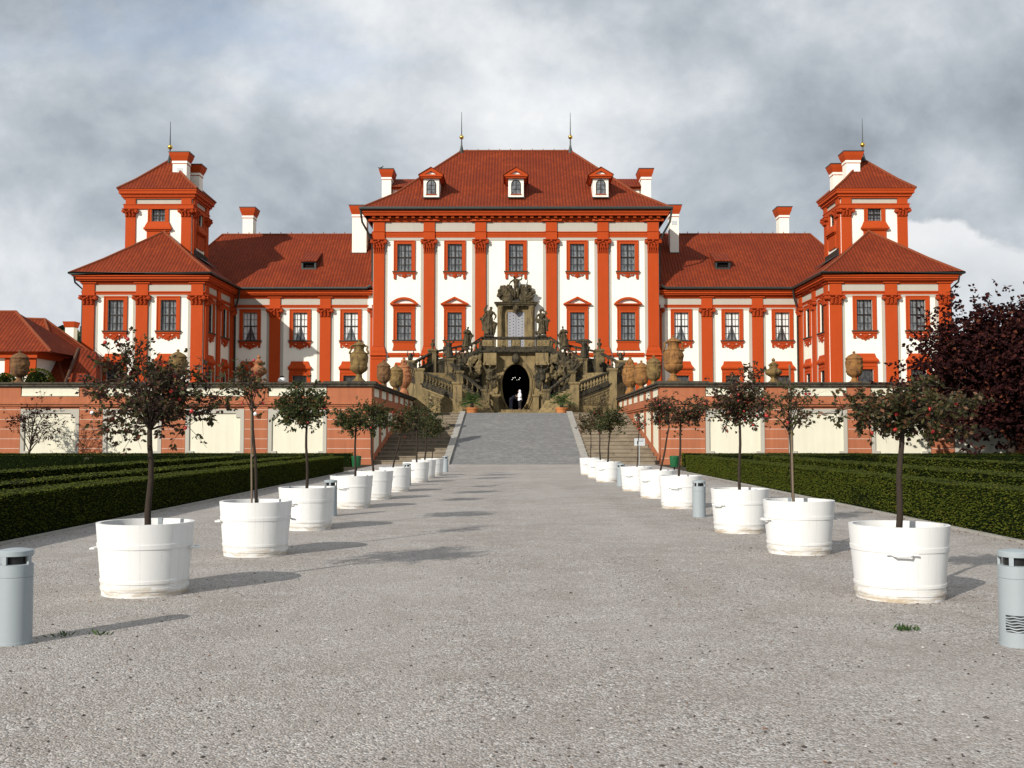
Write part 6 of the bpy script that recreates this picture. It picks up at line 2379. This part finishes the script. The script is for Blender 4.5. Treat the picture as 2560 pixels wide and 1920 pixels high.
# ------------------------------------------------------------------ small things
p = P(953, 421.5, 110.2)
bd = empty("perched_bird", p, 0, "small dark bird on the chimney cap left of the main roof", "bird")
m = M()
m.tube([p + Vector((-.16, 0, .06)), p + Vector((0, 0, .10)), p + Vector((.14, 0, .16))], [.05, .10, .05], 8); m.ball(p + Vector((.18, 0, .24)), .065, 8, 6)
m.tube([p + Vector((.22, 0, .24)), p + Vector((.31, 0, .22))], [.02, .005], 5); m.tube([p + Vector((-.15, 0, .07)), p + Vector((-.38, 0, .16))], [.045, .03], 6)
m.tube([p + Vector((0, 0, .02)), p + Vector((0, 0, -.06))], .015, 5)
finish(m, "body", SOOTIRON, bd, .02, 0)

rnd = random.Random(5)
PEB = [flat("dark_pebble", (.06, .05, .045), .8, .2, 0, .5, 60), flat("brown_leaf_litter", (.20, .085, .045), .8, .2, 0, .5, 60), flat("pale_pebble", (.42, .40, .385), .8, .2, 0, .2, 60)]
m = M()
for i in range(2600):
    y = 4.6 + 22 * rnd.random() ** 1.6
    x = rnd.uniform(-.56, .56) * y
    if abs(x) > 7.5: continue
    r = rnd.choice((.005, .006, .007, .008, .011)) * rnd.uniform(.7, 1.35)
    m.cur = 0 if rnd.random() < .55 else (1 if rnd.random() < .14 else 2)
    a = rnd.random() * PI
    sx, sy, sz = r * rnd.uniform(.8, 1.7), r * rnd.uniform(.7, 1.2), r * rnd.uniform(.5, .8)
    if m.cur == 1: sz *= .35
    vs = []
    for q in range(5):
        b = 2 * PI * q / 5
        X, Y = math.cos(b) * sx, math.sin(b) * sy
        vs.append((x + X * math.cos(a) - Y * math.sin(a), y + X * math.sin(a) + Y * math.cos(a), .002))
    vs.append((x, y, sz + .004))
    m.add(vs, [(q, (q + 1) % 5, 5) for q in range(5)])
tag(m.build("pebbles", PEB, None, False, False), "loose dark stones and leaf scraps scattered over the gravel", "pebbles", None, "stuff")
lit = flat("dry_leaf_litter", (.17, .085, .045), .85, .15, 0, .5, 50)
m = M()
for i in range(2600):
    s = -1 if rnd.random() < .4 else 1
    x = s * (7.86 - abs(rnd.gauss(0, .28))); y = 9 + 38 * rnd.random()
    leaff(m, Vector((x, y, .010)), Vector((0, 0, 1)), rnd.uniform(.02, .055), rnd, .6)
for (tx, ty) in [(r[0], r[1]) for r in ROWS]:
    for i in range(40):
        a, q = rnd.random() * 2 * PI, .46 + abs(rnd.gauss(0, .22))
        leaff(m, Vector((tx + math.cos(a) * q, ty + math.sin(a) * q, .010)), Vector((0, 0, 1)), rnd.uniform(.018, .045), rnd, .6)
tag(m.build("leaf_litter", lit, None, False, False), "brown fallen leaves lying along the hedge feet and around the tubs", "leaf litter", None, "stuff")
for (px, py), lab, n, sd in (((2267, 1576), "green grass tuft growing in the gravel before the nearest right tub", 70, 3), ((155, 1592), "tiny grass tuft in the gravel by the left bollard's shadow", 26, 4), ((250, 1588), "tiny grass tuft farther along the left bollard's shadow", 26, 6)):
    d = RC @ Vector((px - 1280, 960 - py, -F_PX)); t = -EYE / d.z
    c = Vector((d.x * t, d.y * t, 0))
    o = empty("grass_tuft", c, 0, lab, "grass tuft")
    rnd = random.Random(sd)
    m = M()
    for i in range(n):
        q = c + Vector((rnd.gauss(0, .05), rnd.gauss(0, .03), 0))
        leafq(m, q, (rnd.uniform(-1, 1), rnd.uniform(-.6, .6), rnd.uniform(.3, 1)), rnd.uniform(.03, .075), rnd, .2)
    m.build("blades", LEAF["palm"], o, False, False)
# ------------------------------------------------------------------ sky, sun, render settings
SUN_EL, SUN_AZ = R(26), R(36)
world = bpy.data.worlds.new("World")
scene.world = world
world.use_nodes = True
t = world.node_tree
bg = t.nodes["Background"]


SEED = (1.3, 4.1, 2.2)


class W(N):
    def __init__(s):
        s.t = t


w = W()
sky = w.n("ShaderNodeTexSky", sky_type="NISHITA")
sky.sun_disc = False
sky.sun_elevation = SUN_EL
sky.sun_rotation = PI + SUN_AZ
sky.air_density = 1.0; sky.dust_density = 1.2; sky.ozone_density = 1.2
g = w.n("ShaderNodeTexCoord").outputs["Generated"]
sep = w.n("ShaderNodeSeparateXYZ"); w.l(g, sep.inputs[0])
# clouds: noise over the sky directions, stretched along the horizon
yy = w.math("MAXIMUM", sep.outputs[1], .08)
U, V = w.math("DIVIDE", sep.outputs[0], yy), w.math("DIVIDE", sep.outputs[2], yy)
mp = w.n("ShaderNodeMapping"); w.l(g, mp.inputs[0]); mp.inputs["Location"].default_value = (SEED[0], SEED[1], SEED[2]); mp.inputs["Scale"].default_value = (1, 1, 1.25)
d3 = mp.outputs[0]
n1 = w.noise(d3, 3.6, 10, .56, .25)
n2 = w.noise(d3, 7.5, 10, .58, .15)
n3 = w.noise(d3, 1.3, 3, .5, .2)


def sstep(x, a, b):
    nd = w.n("ShaderNodeMapRange", interpolation_type="SMOOTHSTEP")
    w.l(x, nd.inputs[0]); nd.inputs[1].default_value = a; nd.inputs[2].default_value = b
    return nd.outputs[0]


def gauss(x, c, s):
    q = w.math("DIVIDE", w.math("SUBTRACT", x, c), s)
    return w.math("POWER", 2.718, w.math("MULTIPLY", w.math("MULTIPLY", q, q), -1.0))


val = w.math("ADD", w.math("ADD", w.math("MULTIPLY", n1, .54), w.math("MULTIPLY", n2, .28)), w.math("MULTIPLY", n3, .18))
# the heavier bank high on the right, the bright break high on the left
val = w.math("SUBTRACT", val, w.math("MULTIPLY", w.math("MULTIPLY", gauss(V, .315, .055), sstep(U, .10, .30)), .060))
val = w.math("SUBTRACT", val, w.math("MULTIPLY", w.math("MULTIPLY", gauss(V, .27, .07), gauss(U, -.33, .14)), .035))
val = w.math("ADD", val, w.math("MULTIPLY", w.math("MULTIPLY", gauss(V, .38, .07), gauss(U, -.52, .09)), .10))
val = w.math("ADD", val, w.math("MULTIPLY", w.math("MULTIPLY", gauss(V, .33, .09), gauss(U, -.08, .16)), .035))
cl = w.ramp(val, [(.35, (2.5, 2.85, 3.25)), (.43, (3.9, 4.35, 4.85)), (.49, (5.2, 5.65, 6.1)), (.55, (6.9, 7.25, 7.6)), (.64, (9.4, 9.5, 9.5))])
blue = w.mix(.35, (3.6, 5.2, 8.0), sky.outputs[0])
gap = w.ramp(w.noise(d3, 2.1, 7, .55, .4), [(.56, 0), (.68, 1)], "EASE")
c = w.mix(w.math("MULTIPLY", gap, .42), cl, blue)
# white cumulus low on the right
edge = w.math("SUBTRACT", .214, w.math("MULTIPLY", w.math("MAXIMUM", w.math("SUBTRACT", U, .41), 0.0), .34))
edge = w.math("ADD", edge, w.math("MULTIPLY", w.math("SUBTRACT", w.noise(d3, 17, 6, .6, .4), .5), .055))
cu = w.math("MULTIPLY", sstep(w.math("SUBTRACT", edge, V), .0, .010), w.math("MULTIPLY", sstep(V, .115, .20), sstep(U, .31, .38)))
c = w.mix(cu, c, w.mix(w.noise(d3, 14, 5, .6), (6.6, 6.9, 7.3), (9.6, 9.6, 9.5)))
w.l(c, bg.inputs[0])
bg.inputs[1].default_value = .105
bpy.data.scenes.remove(TMP)
bpy.data.batch_remove(DONE)

sd = bpy.data.lights.new("sun", "SUN")
sd.energy = 4.8
sd.angle = R(.6)
sd.color = (1, .945, .86)
so = bpy.data.objects.new("sun", sd)
col.objects.link(so)
so.location = (-30, -40, 60)
dv = Vector((math.sin(SUN_AZ) * math.cos(SUN_EL), math.cos(SUN_AZ) * math.cos(SUN_EL), -math.sin(SUN_EL)))
so.rotation_euler = dv.to_track_quat("-Z", "Y").to_euler()

vs_ = scene.view_settings
scene.display_settings.display_device = "sRGB"
vs_.view_transform = "Standard"
vs_.look = "None"
vs_.exposure = 0.0
vs_.gamma = 1.0
scene.render.engine = "CYCLES"
scene.cycles.use_denoising = True
scene.cycles.max_bounces = 6
scene.cycles.diffuse_bounces = 3
scene.cycles.transparent_max_bounces = 8
